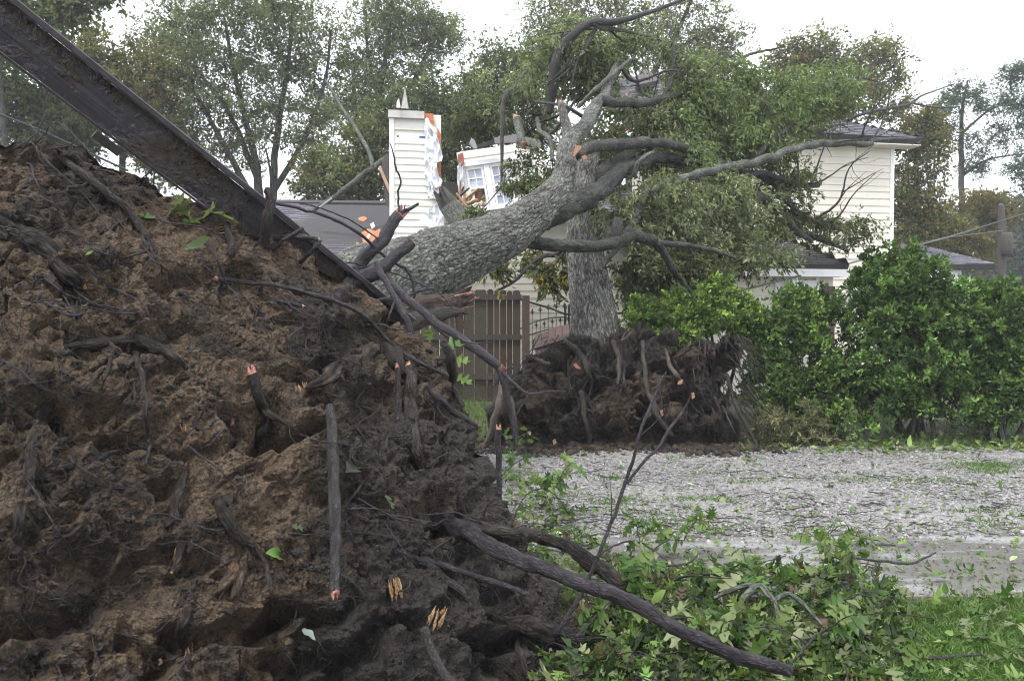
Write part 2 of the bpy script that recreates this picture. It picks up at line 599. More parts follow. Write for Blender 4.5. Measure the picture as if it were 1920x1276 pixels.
def sheet(name, mat, xs, ys, zf):
    X, Y = np.meshgrid(xs, ys)
    x, y = X.ravel(), Y.ravel()
    V = np.c_[x, y, zf(x, y)]
    nx, ny = len(xs), len(ys)
    i = (np.arange(ny - 1)[:, None] * nx + np.arange(nx - 1)[None])
    Fq = np.stack([i, i + 1, i + nx + 1, i + nx], -1).reshape(-1, 4)
    mb = MB()
    mb.add(V, Fq)
    return mb.build(name, mat, smooth=True, kind='structure')

def gzn(x, y):
    p = np.c_[x, y, x * 0]
    k = sstep(9.15, 9.8, y) + sstep(4.35, 4.0, y)
    return gz(x, y) + k * (.035 * fbm(p * 1.3, 3)) - .006
xs = np.concatenate([[-78, -60, -30], np.arange(-16, 18, .2), [30, 60, 78]])
ys = np.concatenate([[-18, -10, 0], np.arange(1.5, 20, .2), [25, 35, 60, 88]])
sheet('ground', GROUND, xs, ys, gzn)

def drive_edge(x):          # wavy far and near edges of the gravel
    return 9.25 + .10 * np.sin(x * 1.7) + .06 * np.sin(x * 4.1)
def near_edge(x):
    return 5.30 + .075 * x + .03 * np.sin(x * 2.2) + .035 * np.sin(x * 5.3 + 1) + .02 * np.sin(x * 13.1)
def conc_edge(x):
    return 4.27 + .03 * np.sin(x * 1.3)
xs = np.arange(-7, 16, .15)
n = 30
V = []
for k in range(n):
    t = k / (n - 1)
    V.append(np.c_[xs, near_edge(xs) + (drive_edge(xs) - near_edge(xs)) * t, np.full(len(xs), .004) + .012 * perlin(np.c_[xs * 1.1, np.full(len(xs), t * 4), xs * 0]) + .012])
nx = len(xs)
i = (np.arange(n - 1)[:, None] * nx + np.arange(nx - 1)[None])
mb = MB()
mb.add(np.vstack(V), np.stack([i, i + 1, i + nx + 1, i + nx], -1).reshape(-1, 4))
drive = mb.build('gravel_drive', DRIVE, smooth=True, kind='structure')

mb = MB()
V = []
for t in (0, .03, 1.0):
    z = {0: -.03, .03: .018, 1.0: .024}[t]
    V.append(np.c_[xs, conc_edge(xs) + (near_edge(xs) + .05 - conc_edge(xs)) * t + .02 * np.sin(xs * 3.1) * (t < .1), np.full(nx, z)])
i = (np.arange(2)[:, None] * nx + np.arange(nx - 1)[None])
mb.add(np.vstack(V), np.stack([i, i + 1, i + nx + 1, i + nx], -1).reshape(-1, 4))
conc = mb.build('concrete_strip', CONC, smooth=False, kind='structure')

# loose stones of the drive
def stones(n, xr, yr, smin, smax, keep=None):
    r = np.random.default_rng(3)
    x = r.uniform(xr[0], xr[1], n)
    y = r.uniform(0, 1, n) ** 1.25
    y = near_edge(x) - .12 + (drive_edge(x) + .15 - near_edge(x)) * y
    y = y + 0 * x
    y[:900] = near_edge(x[:900]) - .12 - np.abs(r.normal(size=900)) * .16      # strays on the concrete
    s = r.uniform(smin, smax, n) * np.exp(r.normal(size=n) * .3)
    base = np.array([[1, 0, 0], [-1, 0, 0], [0, 1, 0], [0, -1, 0], [0, 0, 1], [0, 0, -1]], float)
    f = np.array([[0, 2, 4], [2, 1, 4], [1, 3, 4], [3, 0, 4], [2, 0, 5], [1, 2, 5], [3, 1, 5], [0, 3, 5]])
    a = r.uniform(0, 6.28, n)
    sc = r.uniform(.6, 1.2, (n, 6, 1)) * np.array([1, .75, .5])
    B = base[None] * sc
    ca, sa = np.cos(a)[:, None], np.sin(a)[:, None]
    Bx = B[..., 0] * ca - B[..., 1] * sa + r.normal(size=(n, 6)) * .12
    By = B[..., 0] * sa + B[..., 1] * ca + r.normal(size=(n, 6)) * .12
    Bz = B[..., 2] + r.normal(size=(n, 6)) * .1
    V = np.stack([Bx, By, Bz], -1) * s[:, None, None] + np.c_[x, y, .016 + s * .25][:, None]
    g = np.clip(.215 + r.normal(size=n) * .060, .05, .48)
    tint = np.c_[g, g * .965, g * (.935 + r.normal(size=n) * .03)]
    mb = MB()
    mb.add(V.reshape(-1, 3), (np.arange(n)[:, None, None] * 6 + f[None]).reshape(-1, 3), 0, np.repeat(tint, 6, 0))
    return mb.build('gravel', STONE, kind='stuff')
tag(stones(76000, (-.6, 6.6), None, .0072, .0135), 'wet pale grey crushed stones covering the drive', 'gravel', kind='stuff')

# ------------------------------------------------------------------ house
ANG = math.radians(10)
ca, sa = math.cos(ANG), math.sin(ANG)
E3, N3, Z3 = np.array([ca, sa, 0]), np.array([sa, -ca, 0]), np.array([0, 0, 1.])
KC = np.array([(1670 - CX) / F * 18.2, 18.2, 0])
def HP(s, d, z):
    return KC - E3 * s + N3 * d + Z3 * z
def HS(x, y, d):
    """(s, z) on the plane d in front of the main wall, seen at (x, y)"""
    r = ray(x, y)
    o = np.array([0, 0, CAMH])
    k = ((KC + N3 * d - o) @ N3) / (r @ N3)
    p = o + r * k
    return -((p - KC) @ E3), p[2]

house = thing('house', 'cream two-storey house with storm-broken roof crushed under the fallen oaks', 'house', HP(5, 0, 0))

_bm = {}
def board_mesh(L, ex, mat):
    key = (round(L, 3), round(ex, 4), mat.name)
    if key not in _bm:
        pr = [(-.002, -.010), (-.024, -.010), (-.007, ex + .004), (-.002, ex + .004)]
        V = [(0, a, b) for a, b in pr] + [(L, a, b) for a, b in pr]
        mb = MB()
        mb.add(V, [(0, 1, 2, 3), (7, 6, 5, 4), (0, 4, 5, 1), (1, 5, 6, 2), (2, 6, 7, 3), (3, 7, 4, 0)])
        _bm[key] = mb.mesh('siding_board', mat)
    return _bm[key]

def siding(parent, s0, s1, z0, z1, d, ex, mat=SIDING, frame=None, skip=()):
    """boards from s0 (left) to s1 (right)"""
    n = int(round((z1 - z0) / ex))
    r = np.random.default_rng(int(abs(s0) * 100))
    for k in range(n):
        if k in skip:
            continue
        L = abs(s0 - s1)
        o = obj('siding_board', board_mesh(L, ex, mat), parent)
        if frame is None:
            o.location = Vector(HP(s0, d, z0 + k * ex))
            o.rotation_euler = (0, r.normal() * .0012, ANG)
        else:
            fo, fm = frame
            o.matrix_local = fm @ Matrix.Translation((s0, -d, z0 + k * ex))

def hbox(mb, s0, s1, d0, d1, z0, z1, mat=0):
    mb.box(HP(0, 0, 0), -E3, N3, Z3, min(s0, s1), max(s0, s1), min(d0, d1), max(d0, d1), z0, z1, mat)

def roofplane(parent, eL, eR, rR, rL, tabw=.30, tabh=.145, base=(.085, .08, .088), seed=1, single=None):
    """solid deck as one part, shingle tabs as its sub-part"""
    eL, eR, rR, rL = [np.asarray(q, float) for q in (eL, eR, rR, rL)]
    nrm = unit(np.cross(eR - eL, (rL + rR) / 2 - (eL + eR) / 2))
    if nrm[2] < 0:
        nrm = -nrm
    mb = MB()
    dn = -nrm * .14
    V = [eL, eR, rR, rL, eL + dn, eR + dn, rR + dn, rL + dn]
    mb.add(V, [(0, 1, 2, 3), (7, 6, 5, 4), (0, 4, 5, 1), (1, 5, 6, 2), (2, 6, 7, 3), (3, 7, 4, 0)], 0, (.05, .048, .05))
    rp = mb.build('roof', SHINGLE, parent)
    r = np.random.default_rng(seed)
    U = unit(eR - eL)
    up = unit(np.cross(nrm, U))
    if up @ (rL + rR - eL - eR) < 0:
        up = -up
    Hh = (rL - eL) @ up
    W0 = (eR - eL) @ U
    aL, aR = (rL - eL) @ U, (rR - eL) @ U
    mb = MB()
    nv = int(Hh / tabh)
    nsing = 0
    tabs = []
    if single:
        for k in range(12):
            m_ = MB(); t = .016 + r.uniform(0, .006); b_ = tabw - .008
            m_.add([(0, 0, .002), (b_, 0, .002), (b_, 0, t), (0, 0, t), (b_, tabh + .012, .006), (0, tabh + .012, .006)], [(0, 1, 2, 3), (3, 2, 4, 5), (0, 3, 5), (1, 4, 2)], 0, np.array(base) * math.exp(r.normal() * .30))
            tabs.append(m_.mesh('shingle', SHINGLE))
    for k in range(nv + 1):
        v0, v1 = k * tabh, min((k + 1) * tabh + .02, Hh)
        f = v0 / Hh
        l, rr = aL * f, W0 + (aR - W0) * f
        off = (k % 2) * tabw * .5 + r.uniform(-.03, .03)
        u = l - tabw + off
        while u < rr:
            a, b = max(u, l), min(u + tabw - .008, rr)
            u += tabw
            if b - a < .04:
                continue
            t = .016 + r.uniform(0, .006)
            j = r.uniform(-.008, .008)
            c = np.array(base) * math.exp(r.normal() * .30)
            if single and nsing < 300 and b - a > tabw * .9 and single(eL + U * a + up * v0):
                o = obj('shingle', tabs[r.integers(0, 12)], rp)
                p_ = eL + U * a + up * (v0 + j)
                o.matrix_local = Matrix(((U[0], up[0], nrm[0], p_[0]), (U[1], up[1], nrm[1], p_[1]), (U[2], up[2], nrm[2], p_[2]), (0, 0, 0, 1)))
                nsing += 1
                continue
            q = lambda uu, vv, tt: eL + U * uu + up * vv + nrm * tt
            V = [q(a, v0 + j, .002), q(b, v0 + j, .002), q(b, v0 + j, t), q(a, v0 + j, t), q(b, v1, .006), q(a, v1, .006)]
            mb.add(V, [(0, 1, 2, 3), (3, 2, 4, 5), (0, 3, 5), (1, 4, 2)], 0, c)
    mb.build('shingles', SHINGLE, rp, kind='stuff')
    return rp

# --- right two-storey block
EAVE = 5.60
s_l = HS(1190, 400, 0)[0]
mb = MB(); hbox(mb, 0, s_l, -.18, 0, 0, EAVE); hbox(mb, 0, .18, -.2, -7, 0, EAVE)
wall = mb.build('wall', SIDING, house)
siding(wall, s_l, 0, .15, EAVE - .02, .002, .152)
mb = MB(); hbox(mb, -.02, .075, -.02, .034, .1, EAVE - .03)
mb.build('corner_board', WHITE, house)
ov = .42
RZ = 8.05
eL, eR = HP(s_l + .2, ov, EAVE - .05), HP(-ov, ov, EAVE - .05)
rR_, rL_ = HP(4.4, -4.3, RZ), HP(s_l + .2, -4.3, RZ)
roofplane(house, eL, eR, rR_, rL_, seed=2, base=(.105, .098, .118))
roofplane(house, eR, HP(-ov, -9, EAVE - .05), rR_ + (0, 0, .001), rR_ + (0, 0, .002), seed=3, base=(.105, .098, .118))
mb = MB(); hbox(mb, -ov, s_l + .2, ov - .06, ov - .03, EAVE - .205, EAVE - .185)
mb.build('fascia', SIDING, house)
mb = MB(); hbox(mb, -ov + .02, s_l + .2, .03, ov - .07, EAVE - .22, EAVE - .19)
mb.build('soffit', SIDING_W, house)

# --- middle one-and-a-half-storey wall behind the trunks
s_m = HS(815, 480, 0)[0]
Z_M = 3.75
mb = MB(); hbox(mb, s_l, s_m, -.18, -.002, 0, Z_M)
wall = mb.build('wall', SIDING, house)
siding(wall, s_m, s_l + .003, .15, Z_M, .0, .152, SIDING)
roofplane(house, HP(s_m - 1.9, .4, Z_M - .02), HP(s_l - .3, .4, Z_M - .02), HP(s_l - .3, -3, Z_M + 1.5), HP(s_m - 1.9, -3, Z_M + 1.5), seed=4, base=(.10, .095, .11))
# wall behind the torn one, the rooms' shade put into its dark colour
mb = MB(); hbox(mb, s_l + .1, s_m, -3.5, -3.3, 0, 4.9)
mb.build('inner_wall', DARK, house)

# --- front one-storey wing
dW = 2.35
sR, zE = HS(1590, 498, dW + .35)
sWr = HS(1562, 520, dW)[0]
sWl = HS(1215, 520, dW)[0]
mb = MB(); hbox(mb, sWr, sWl, dW - .16, dW, 0, zE - .05)
wall = mb.build('wall', SIDING, house)
mb2 = MB()
sw0, zw1 = HS(1452, 527, dW)
sw1, zw0 = HS(1528, 640, dW)
siding(wall, sWl, sw0 + .06, .12, zE - .12, dW + .002, .155)
siding(wall, sw1 - .06, HS(1534, 520, dW)[0], .12, zE - .12, dW + .002, .155)
ztop = zw1 + .06
siding(wall, sw0 + .06, sw1 - .06, ztop, zE - .12, dW + .002, .10)
siding(wall, sw0 + .06, sw1 - .06, .12, zw0 - .1, dW + .002, .155)
# brown panel on the wall, the porch recess's shade put into its colour
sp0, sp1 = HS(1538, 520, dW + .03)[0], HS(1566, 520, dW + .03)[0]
mb = MB(); hbox(mb, sp0, sp1, dW + .004, dW + .03, .1, HS(1540, 536, dW + .03)[1]); mb.build('recess_shade_panel', m_plain('brown_recess_shade', (.10, .065, .05), .6, .2), house)
mb = MB(); hbox(mb, sp0 + .03, sp0 + .10, dW + .004, dW + .045, .1, zE - .2); mb.build('recess_trim', WHITE, house)
# window
mb = MB()
hbox(mb, sw1, sw0, dW + .004, dW + .05, zw1 - .10, zw1 + .02)
hbox(mb, sw1, sw0, dW + .004, dW + .06, zw0, zw0 + .07)
hbox(mb, sw0 - .10, sw0, dW + .004, dW + .045, zw0 + .071, zw1 - .101)
hbox(mb, sw1, sw1 + .10, dW + .004, dW + .045, zw0 + .071, zw1 - .101)
smid = (sw0 + sw1) / 2
hbox(mb, smid - .035, smid + .035, dW + .004, dW + .04, zw0 + .071, zw1 - .101)
win = mb.build('window', WHITE, house)
for a, b in ((sw1 + .10, smid - .035), (smid + .035, sw0 - .10)):
    mb = MB(); hbox(mb, a + .001, b - .001, dW + .003, dW + .015, zw0 + .07, zw1 - .10)
    mb.build('pane', GLASS, win)
    mb = MB(); hbox(mb, a + .002, b - .002, dW + .016, dW + .03, (zw0 + zw1) / 2 - .02, (zw0 + zw1) / 2 + .02)
    mb.build('sash_bar', WHITE, win)
# roof of the wing: hip on the right
eL, eR = HP(sWl + .3, dW + .38, zE), HP(sR, dW + .38, zE)
tz = zE + 1.02
rR_ = HP(HS(1418, 432, .05)[0], .05, tz)
rL_ = HP(sWl + .3, .05, tz)
roofplane(house, eL, eR, rR_, rL_, seed=5, base=(.070, .064, .062))
roofplane(house, eR, HP(sR, .05, zE), rR_ + (0, 0, .001), rR_ + (0, 0, .002), seed=6, base=(.070, .064, .062))
mb = MB(); hbox(mb, sR, sWl + .3, dW + .33, dW + .375, zE - .21, zE - .07); mb.build('fascia', WHITE, house)
mb = MB(); hbox(mb, sR, sWl + .3, dW + .0, dW + .325, zE - .205, zE - .19); mb.build('soffit', SIDING_W, house)
# porch posts and rail seen through the shrubs
for px in (1603, 1492):
    s0 = HS(px, 600, dW + .3)[0]
    mb = MB(); hbox(mb, s0 - .07, s0 + .07, dW + .18, dW + .31, 0, zE - .21); mb.build('porch_post', WHITE, house)
mb = MB(); hbox(mb, HS(1603, 600, dW)[0], HS(1435, 600, dW)[0], dW + .22, dW + .27, .82, .9); mb.build('porch_rail', WHITE, house)
mb = MB(); hbox(mb, HS(1640, 600, dW)[0], HS(1420, 600, dW)[0], dW + .01, dW + .45, .05, .22); mb.build('porch_step', WHITE, house)
# vent pipe
vp = P(1438, 482, 16.6)
mb = MB(); tube(mb, [vp + (0, 0, -.1), vp + (0, 0, .06), vp + (0, 0, .26)], [.04, .035, .035], 10, 2, wob=0, tip='cut', tipmat=0)
vent = mb.build('vent_pipe', WHITE, house, smooth=True)
mb = MB(); tube(mb, [vp + (0, 0, -.12), vp + (0, 0, -.02)], [.13, .06], 10, 2, wob=0); mb.build('vent_boot', DARK, vent, smooth=True)

# --- back porch on the right
p0, p1 = P(1690, 497, 20.5), P(1866, 495, 20.0)
q0, q1 = P(1690, 455, 23), P(1722, 465, 22.6)
roofplane(house, p0, p1, q1, q0, seed=7, base=(.12, .115, .14))
mb = MB(); pc = P(1700, 510, 20.2); mb.box(pc, E3, N3, Z3, 0, 1.55, -.12, .02, -.28, .06); mb.build('porch_beam', WHITE, house)
for px in (1716, 1826):
    pc = P(px, 560, 20.25); pc[2] = 0
    mb = MB(); mb.box(pc, E3, N3, Z3, -.09, .09, -.2, -.03, 0, 2.42); mb.build('porch_post', WHITE, house)

# --- garage roof on the left
gE, gR = 16.2, 20.0
gL, gRt = P(360, 505, gE - .9), P(732, 505, gE)
rl, rr = P(372, 379, gR - .9), P(734, 383, gR)
U_ = unit(gRt - gL)
def in_view(p):
    x = CX + F * p[0] / p[1]
    y = HOR - F * (p[2] - CAMH) / p[1]
    return 540 < x < 735 and y < 510
groof = roofplane(house, gL, gRt, rr, rl, seed=8, base=(.105, .095, .118), tabw=.29, tabh=.15, single=in_view)
mb = MB(); tube(mb, [rl + (0, 0, .02), rr + (0, 0, .02)], [.07, .07], 6, 24, wob=.15, col=(.075, .07, .08)); mb.build('ridge_cap', SHINGLE, groof)
gw = unit(np.array([-U_[1], U_[0], 0]))
mb = MB(); mb.box(gL, U_, gw, Z3, .3, 3.9, .35, .5, -gL[2], -.1); mb.build('garage_wall', SIDING, house)

# torn patch of the garage roof: raw wood, orange sheathing and a loose board
def shard(name, parent, pts, D, th, mat, tilt=(0, 0), seed=0):
    """thin ragged panel of real thickness from an outline"""
    r = np.random.default_rng(seed)
    c = np.mean(pts, axis=0)
    A = np.array([P(x, y, D + (x - c[0]) * tilt[0] + (y - c[1]) * tilt[1]) for x, y in pts])
    nn = unit(np.cross(A[1] - A[0], A[2] - A[0]))
    if nn[1] > 0:
        nn = -nn
    k = len(A)
    mb = MB()
    V = np.vstack([A, A - nn * th])
    mb.add(V, [tuple(range(k)), tuple(range(2 * k - 1, k - 1, -1))] + [(i, i + k, (i + 1) % k + k, (i + 1) % k) for i in range(k)])
    return mb.build(name, mat, parent)
shard('sheathing', house, [(676, 437), (690, 428), (704, 433), (712, 428), (719, 446), (706, 459), (694, 466), (682, 458)], 17.0, .03, OSB, (0, -.02))
shard('torn_board', house, [(668, 453), (674, 455), (672, 486), (667, 484)], 16.9, .05, WOOD_PALE)
shard('torn_board', house, [(684, 450), (692, 436), (695, 440), (688, 454)], 16.9, .03, WHITE)
shard('torn_board', house, [(694, 420), (700, 416), (703, 424), (697, 429)], 17.0, .03, WRAP)
shard('sheathing', house, [(671, 409), (681, 405), (689, 409), (682, 415), (674, 413)], 17.9, .03, OSB, (0, -.02))
shard('hole_shade_panel', house, [(680, 428), (728, 420), (730, 480), (676, 490), (668, 465)], 17.3, .03, DARK, (0, -.02))  # dark sheet laid on the roof, coloured as the shade of a hole

# --- chimney chase
dC = 1.3
sc0, sc1 = HS(733, 300, dC)[0], HS(827, 300, dC)[0]
zt = HS(780, 214, dC)[1]
mb = MB(); hbox(mb, sc0, sc1, dC - 1.0, dC, 0, zt)
chim = mb.build('chimney', SIDING_W, house)
exq = .128
nb = int((zt - .1 - .2) / exq)
mid_s = HS(797, 300, dC)[0]
def zy(y): return HS(780, y, dC)[1]
for k in range(nb):
    z0 = .2 + k * exq
    yy = z0
    if z0 > zy(336):
        if zy(264) < z0 < zy(252):
            continue
        o = obj('siding_board', board_mesh(round(sc0 - mid_s, 3), exq, SIDING_W), chim); o.location = Vector(HP(sc0, dC + .002, z0)); o.rotation_euler = (0, 0, ANG)
    else:
        o = obj('siding_board', board_mesh(round(sc0 - sc1, 3), exq, SIDING_W), chim); o.location = Vector(HP(sc0, dC + .002, z0)); o.rotation_euler = (0, 0, ANG)
mb = MB(); hbox(mb, sc0 - .06, sc0 + .03, dC + .005, dC + .04, .2, zt + .02); mb.build('corner_board', WHITE, chim)
mb = MB(); hbox(mb, sc0 + .05, HS(795, 214, dC)[0], dC + .0, dC + .10, zt - .10, zt + .035); mb.build('cap', m_plain('grey_trim', (.52, .50, .47), .6, .15), chim)

def crumple(name, parent, pts, D, mat, amp=.05, seed=0, n=22, th=.006):
    """loose torn sheet: filled outline, triangulated on a grid and crumpled"""
    pts = np.array(pts, float)
    ys = np.linspace(pts[:, 1].min(), pts[:, 1].max(), n * 2)
    rows = []
    for y in ys:
        xs_ = []
        for a in range(len(pts)):
            p, q = pts[a], pts[(a + 1) % len(pts)]
            if (p[1] <= y < q[1]) or (q[1] <= y < p[1]):
                xs_.append(p[0] + (q[0] - p[0]) * (y - p[1]) / (q[1] - p[1]))
        if len(xs_) < 2:
            continue
        l, r_ = min(xs_), max(xs_)
        rows.append([(l + (r_ - l) * k / (n - 1), y) for k in range(n)])
    V = np.array([P(x, y, D) for row in rows for x, y in row])
    m = len(rows)
    q = np.c_[V[:, 0] * 9, V[:, 2] * 3.4, np.full(len(V), seed * 3.1)]
    V[:, 1] -= 1.5 * amp * (ridged(q, 3) - .6) + .02
    V[:, 2] += .35 * amp * perlin(q * 3 + 15)
    V[:, 0] += .2 * amp * perlin(q * 2 + 5)
    i = (np.arange(m - 1)[:, None] * n + np.arange(n - 1)[None])
    f = np.stack([i, i + 1, i + n + 1, i + n], -1).reshape(-1, 4)
    mb = MB()
    mb.add(V, f)
    mb.add(V + np.array([0, th, 0]), f[:, ::-1])
    return mb.build(name, mat, parent, smooth=True)
Dc = HP((sc0 + sc1) / 2, dC, 0)[1]
shard('sheathing', chim, [(795, 212), (812, 213), (814, 236), (797, 224)], Dc - .02, .04, OSB)
shard('sheathing', chim, [(820, 240), (826, 250), (827, 372), (820, 372)], Dc + .02, .04, OSB)
crumple('house_wrap', chim, [(797, 222), (803, 222), (822, 262), (830, 292), (829, 306), (820, 306), (822, 330), (831, 340), (828, 352), (815, 357), (798, 348), (797, 300)], Dc - .06, WRAP, .07, 1)
shard('torn_board', chim, [(797, 222), (816, 240), (819, 248), (815, 249), (797, 230)], Dc - .16, .03, WHITE, (0, 0))
crumple('house_wrap', chim, [(803, 348), (823, 350), (824, 374), (802, 373)], Dc - .05, WRAP, .06, 2)
shard('torn_board', chim, [(787, 412), (797, 407), (828, 425), (830, 436), (820, 438)], Dc - .12, .03, WHITE)
crumple('house_wrap', chim, [(797, 398), (828, 378), (833, 400), (833, 432), (812, 420)], Dc - .06, WRAP, .05, 3)
shard('flashing', chim, [(752, 203), (757, 176), (759, 163), (766, 203)], Dc - .3, .02, m_plain('tin', (.42, .40, .38), .4, .15))
shard('flashing', chim, [(743, 202), (744, 190), (748, 184), (751, 202)], Dc - .25, .02, m_plain('tin_pale', (.60, .58, .55), .5, .1))
mb = MB(); hbox(mb, HS(744, 260, dC)[0], mid_s, dC + .003, dC + .012, zy(266), zy(251)); mb.build('house_wrap', WRAP, chim)
for a, b in ((744, 748), (786, 797)):
    mb = MB(); hbox(mb, HS(a, 260, dC)[0], HS(b, 260, dC)[0], dC + .013, dC + .016, zy(259), zy(255)); mb.build('wrap_print', m_plain('blue_print', (.08, .11, .35), .6, .1), chim)
shard('torn_board', house, [(709, 314), (713, 310), (731, 352), (731, 366)], Dc + .3, .05, m_plain('raw_board', (.42, .27, .19), .7, .25))
shard('torn_board', house, [(716, 300), (729, 285), (731, 392), (722, 380)], Dc + .45, .05, m_plain('dark_board', (.07, .06, .055), .7, .25))

# --- broken dormer with its windows, leaning
fo = P(888, 392, 15.4)
th = math.radians(9)
ux, uz = np.array([math.cos(th), .10, math.sin(th)]), np.array([-math.sin(th), .12, math.cos(th)])
ux = unit(ux); uz = unit(uz - ux * (uz @ ux)); uy = np.cross(uz, ux)
k_ = 15.4 / F
dor = MB()
def dbox(mb, x0, x1, y0, y1, z0, z1, m=0):      # pixels of size k_ in the leaning frame, y in metres towards the viewer
    mb.box(fo, ux, -uy, uz, x0 * k_, x1 * k_, y0, y1, z0 * k_, z1 * k_, m)
dbox(dor, -14, 6, -.12, 0, -2, 112)
dbox(dor, 6, 122, -.12, 0, 78, 112)
dbox(dor, 78, 150, -.12, 0, 0, 78)
dbox(dor, 6, 78, -.12, 0, -8, 0)
dorm = dor.build('dormer', SIDING_W, house)
fm = Matrix(((ux[0], uy[0], uz[0], fo[0]), (ux[1], uy[1], uz[1], fo[1]), (ux[2], uy[2], uz[2], fo[2]), (0, 0, 0, 1)))
siding(dorm, -6 * k_, 124 * k_, 86 * k_, 112 * k_, .002, 13 * k_, SIDING_W, frame=(fo, fm))
siding(dorm, 82 * k_, 148 * k_, 0, 78 * k_, .002, 13 * k_, SIDING_W, frame=(fo, fm))
mb = MB()
dbox(mb, -12, -4, .002, .06, -4, 88); dbox(mb, -12, 124, .061, .10, 80, 88); dbox(mb, 31, 42, .002, .06, -2, 79); dbox(mb, 76, 86, .002, .06, -2, 79); dbox(mb, -4, 120, .002, .07, -8, -3)
mb.build('window_trim', WHITE, dorm)
def dwin(x0, x1, z0, z1, broken):
    mb = MB()
    w_ = 4
    dbox(mb, x0, x0 + w_, .0, .04, z0, z1); dbox(mb, x1 - w_, x1, .0, .04, z0, z1)
    dbox(mb, x0 + w_, x1 - w_, .0, .04, z1 - w_, z1); dbox(mb, x0 + w_, x1 - w_, .0, .04, z0, z0 + w_)
    zm = (z0 + z1) / 2
    dbox(mb, x0 + w_, x1 - w_, .0, .045, zm - 2, zm + 2)
    wn = mb.build('window', WHITE, house)
    nx_ = 2
    for zz0, zz1, br in ((zm + 2, z1 - w_, False), (z0 + w_, zm - 2, broken)):
        if br:
            continue
        mb = MB()
        xm = (x0 + x1) / 2
        if x1 - x0 > 30:
            dbox(mb, xm - .8, xm + .8, .012, .03, zz0, zz1)
        dbox(mb, x0 + w_, x1 - w_, .012, .03, (zz0 + zz1) / 2 - .8, (zz0 + zz1) / 2 + .8)
        mb.build('muntin', WHITE, wn)
        mb = MB()
        dbox(mb, x0 + w_, x1 - w_, .0, .01, zz0, zz1)
        mb.build('pane', GLASS_P, wn)
    return wn
GLASS_P = m_plain('pale_glass', (.42, .45, .54), .08, .25, 5, spec=.8)
dwin(-3, 30, -2, 78, True)
dwin(43, 75, -2, 78, False)
dwin(90, 122, -2, 70, False)
mb = MB(); dbox(mb, 0, 28, -.9, -.8, -4, 80); mb.build('room_shade_panel', DARK, dorm)  # near-black panel behind the broken window, the room's shade as its colour
for (a, b, c, d_), mt in (((8, -4, 18, 36), WOOD), ((16, -4, 24, 22), WOOD_PALE), ((-4, 10, 28, 14), WHITE)):
    mb = MB(); A, B = fo + ux * a * k_ + uz * b * k_ + uy * .15, fo + ux * c * k_ + uz * d_ * k_ + uy * .1
    tube(mb, [A, B], [.05, .05], 4, 3, wob=.05, tip='broken', tipmat=0); mb.build('broken_stud', mt, dorm)
# torn bricks, wood and wrap at its left edge
crumple('house_wrap', dorm, [(857, 312), (866, 305), (872, 330), (868, 360), (874, 392), (862, 385), (859, 350)], 15.35, WRAP, .08, 5)
shard('brickwork', dorm, [(858, 290), (868, 286), (870, 302), (866, 312), (859, 306)], 15.3, .12, BRICKRED)
shard('brickwork', dorm, [(862, 316), (868, 312), (869, 346), (864, 348)], 15.42, .1, BRICKRED)
rr_ = np.random.default_rng(4)
for k in range(14):
    x, y = rr_.uniform(845, 882), rr_.uniform(365, 400)
    a = rr_.uniform(-1.2, 1.2)
    L = rr_.uniform(.15, .4)
    A = P(x, y, rr_.uniform(14.6, 15.3)); B = A + np.array([math.sin(a) * L, rr_.uniform(-.1, .1), math.cos(a) * L])
    mb = MB(); tube(mb, [A, B], [.03, .02], 4, 3, wob=.1, tip='broken', tipmat=0)
    mb.build('broken_stud', [WOOD, WOOD_PALE, WHITE, POLE][k % 4], dorm)
# roof strip curled over the dormer
for pts, mt, D in (([(880, 268), (884, 258), (890, 263), (895, 277), (888, 278)], m_plain('grey_scrap', (.30, .30, .31), .6, .2), 15.3),
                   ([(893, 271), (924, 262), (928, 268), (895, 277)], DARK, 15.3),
                   ([(926, 258), (966, 252), (1012, 262), (1012, 272), (968, 266), (928, 269)], m_plain('curled_roof', (.23, .215, .21), .8, .25, 30), 15.2),
                   ([(966, 262), (1014, 266), (1012, 280), (968, 276)], m_plain('torn_soffit', (.20, .18, .165), .8, .25, 30), 15.15)):
    shard('roof_scrap', dorm, pts, D, .08, mt)

# --- torn piece of upper roof with its dark gable, and a snapped sheathing flap
top = thing('roof_fragment', 'broken dark hipped roof fragment poking out of the fallen crown', 'roof', P(1205, 190, 20))
shard('roof', top, [(1190, 158), (1200, 131), (1212, 126), (1236, 150), (1192, 160)], 19.6, .1, m_plain('brown_shingle', (.085, .072, .076), .8, .35, 40, .006), (0, -.03))
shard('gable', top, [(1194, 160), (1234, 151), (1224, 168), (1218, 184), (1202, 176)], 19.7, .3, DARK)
shard('fascia', top, [(1191, 158), (1236, 149), (1236, 152), (1192, 162)], 19.5, .1, m_plain('brown_fascia', (.16, .13, .11), .7, .2))
shard('roof', top, [(1134, 117), (1157, 116), (1168, 128), (1140, 124)], 19.6, .1, m_plain('dark_shingle', (.06, .055, .065), .8, .3, 40, .006))
shard('gable', top, [(1137, 124), (1168, 128), (1160, 142), (1142, 140)], 19.7, .3, m_plain('grey_gable', (.15, .145, .15), .8, .3))
shard('stud', top, [(1172, 174), (1176, 174), (1176, 205), (1172, 203)], 19.3, .06, WOOD)
shard('sheathing', house, [(1141, 258), (1143, 240), (1152, 228), (1165, 228), (1178, 244), (1160, 256)], 16.9, .05, OSB, (.004, 0))
shard('torn_board', house, [(1152, 228), (1156, 224), (1166, 226), (1168, 235), (1152, 236)], 16.85, .05, WHITE)
shard('torn_board', house, [(1152, 259), (1188, 238), (1191, 243), (1178, 258)], 16.7, .05, WHITE)
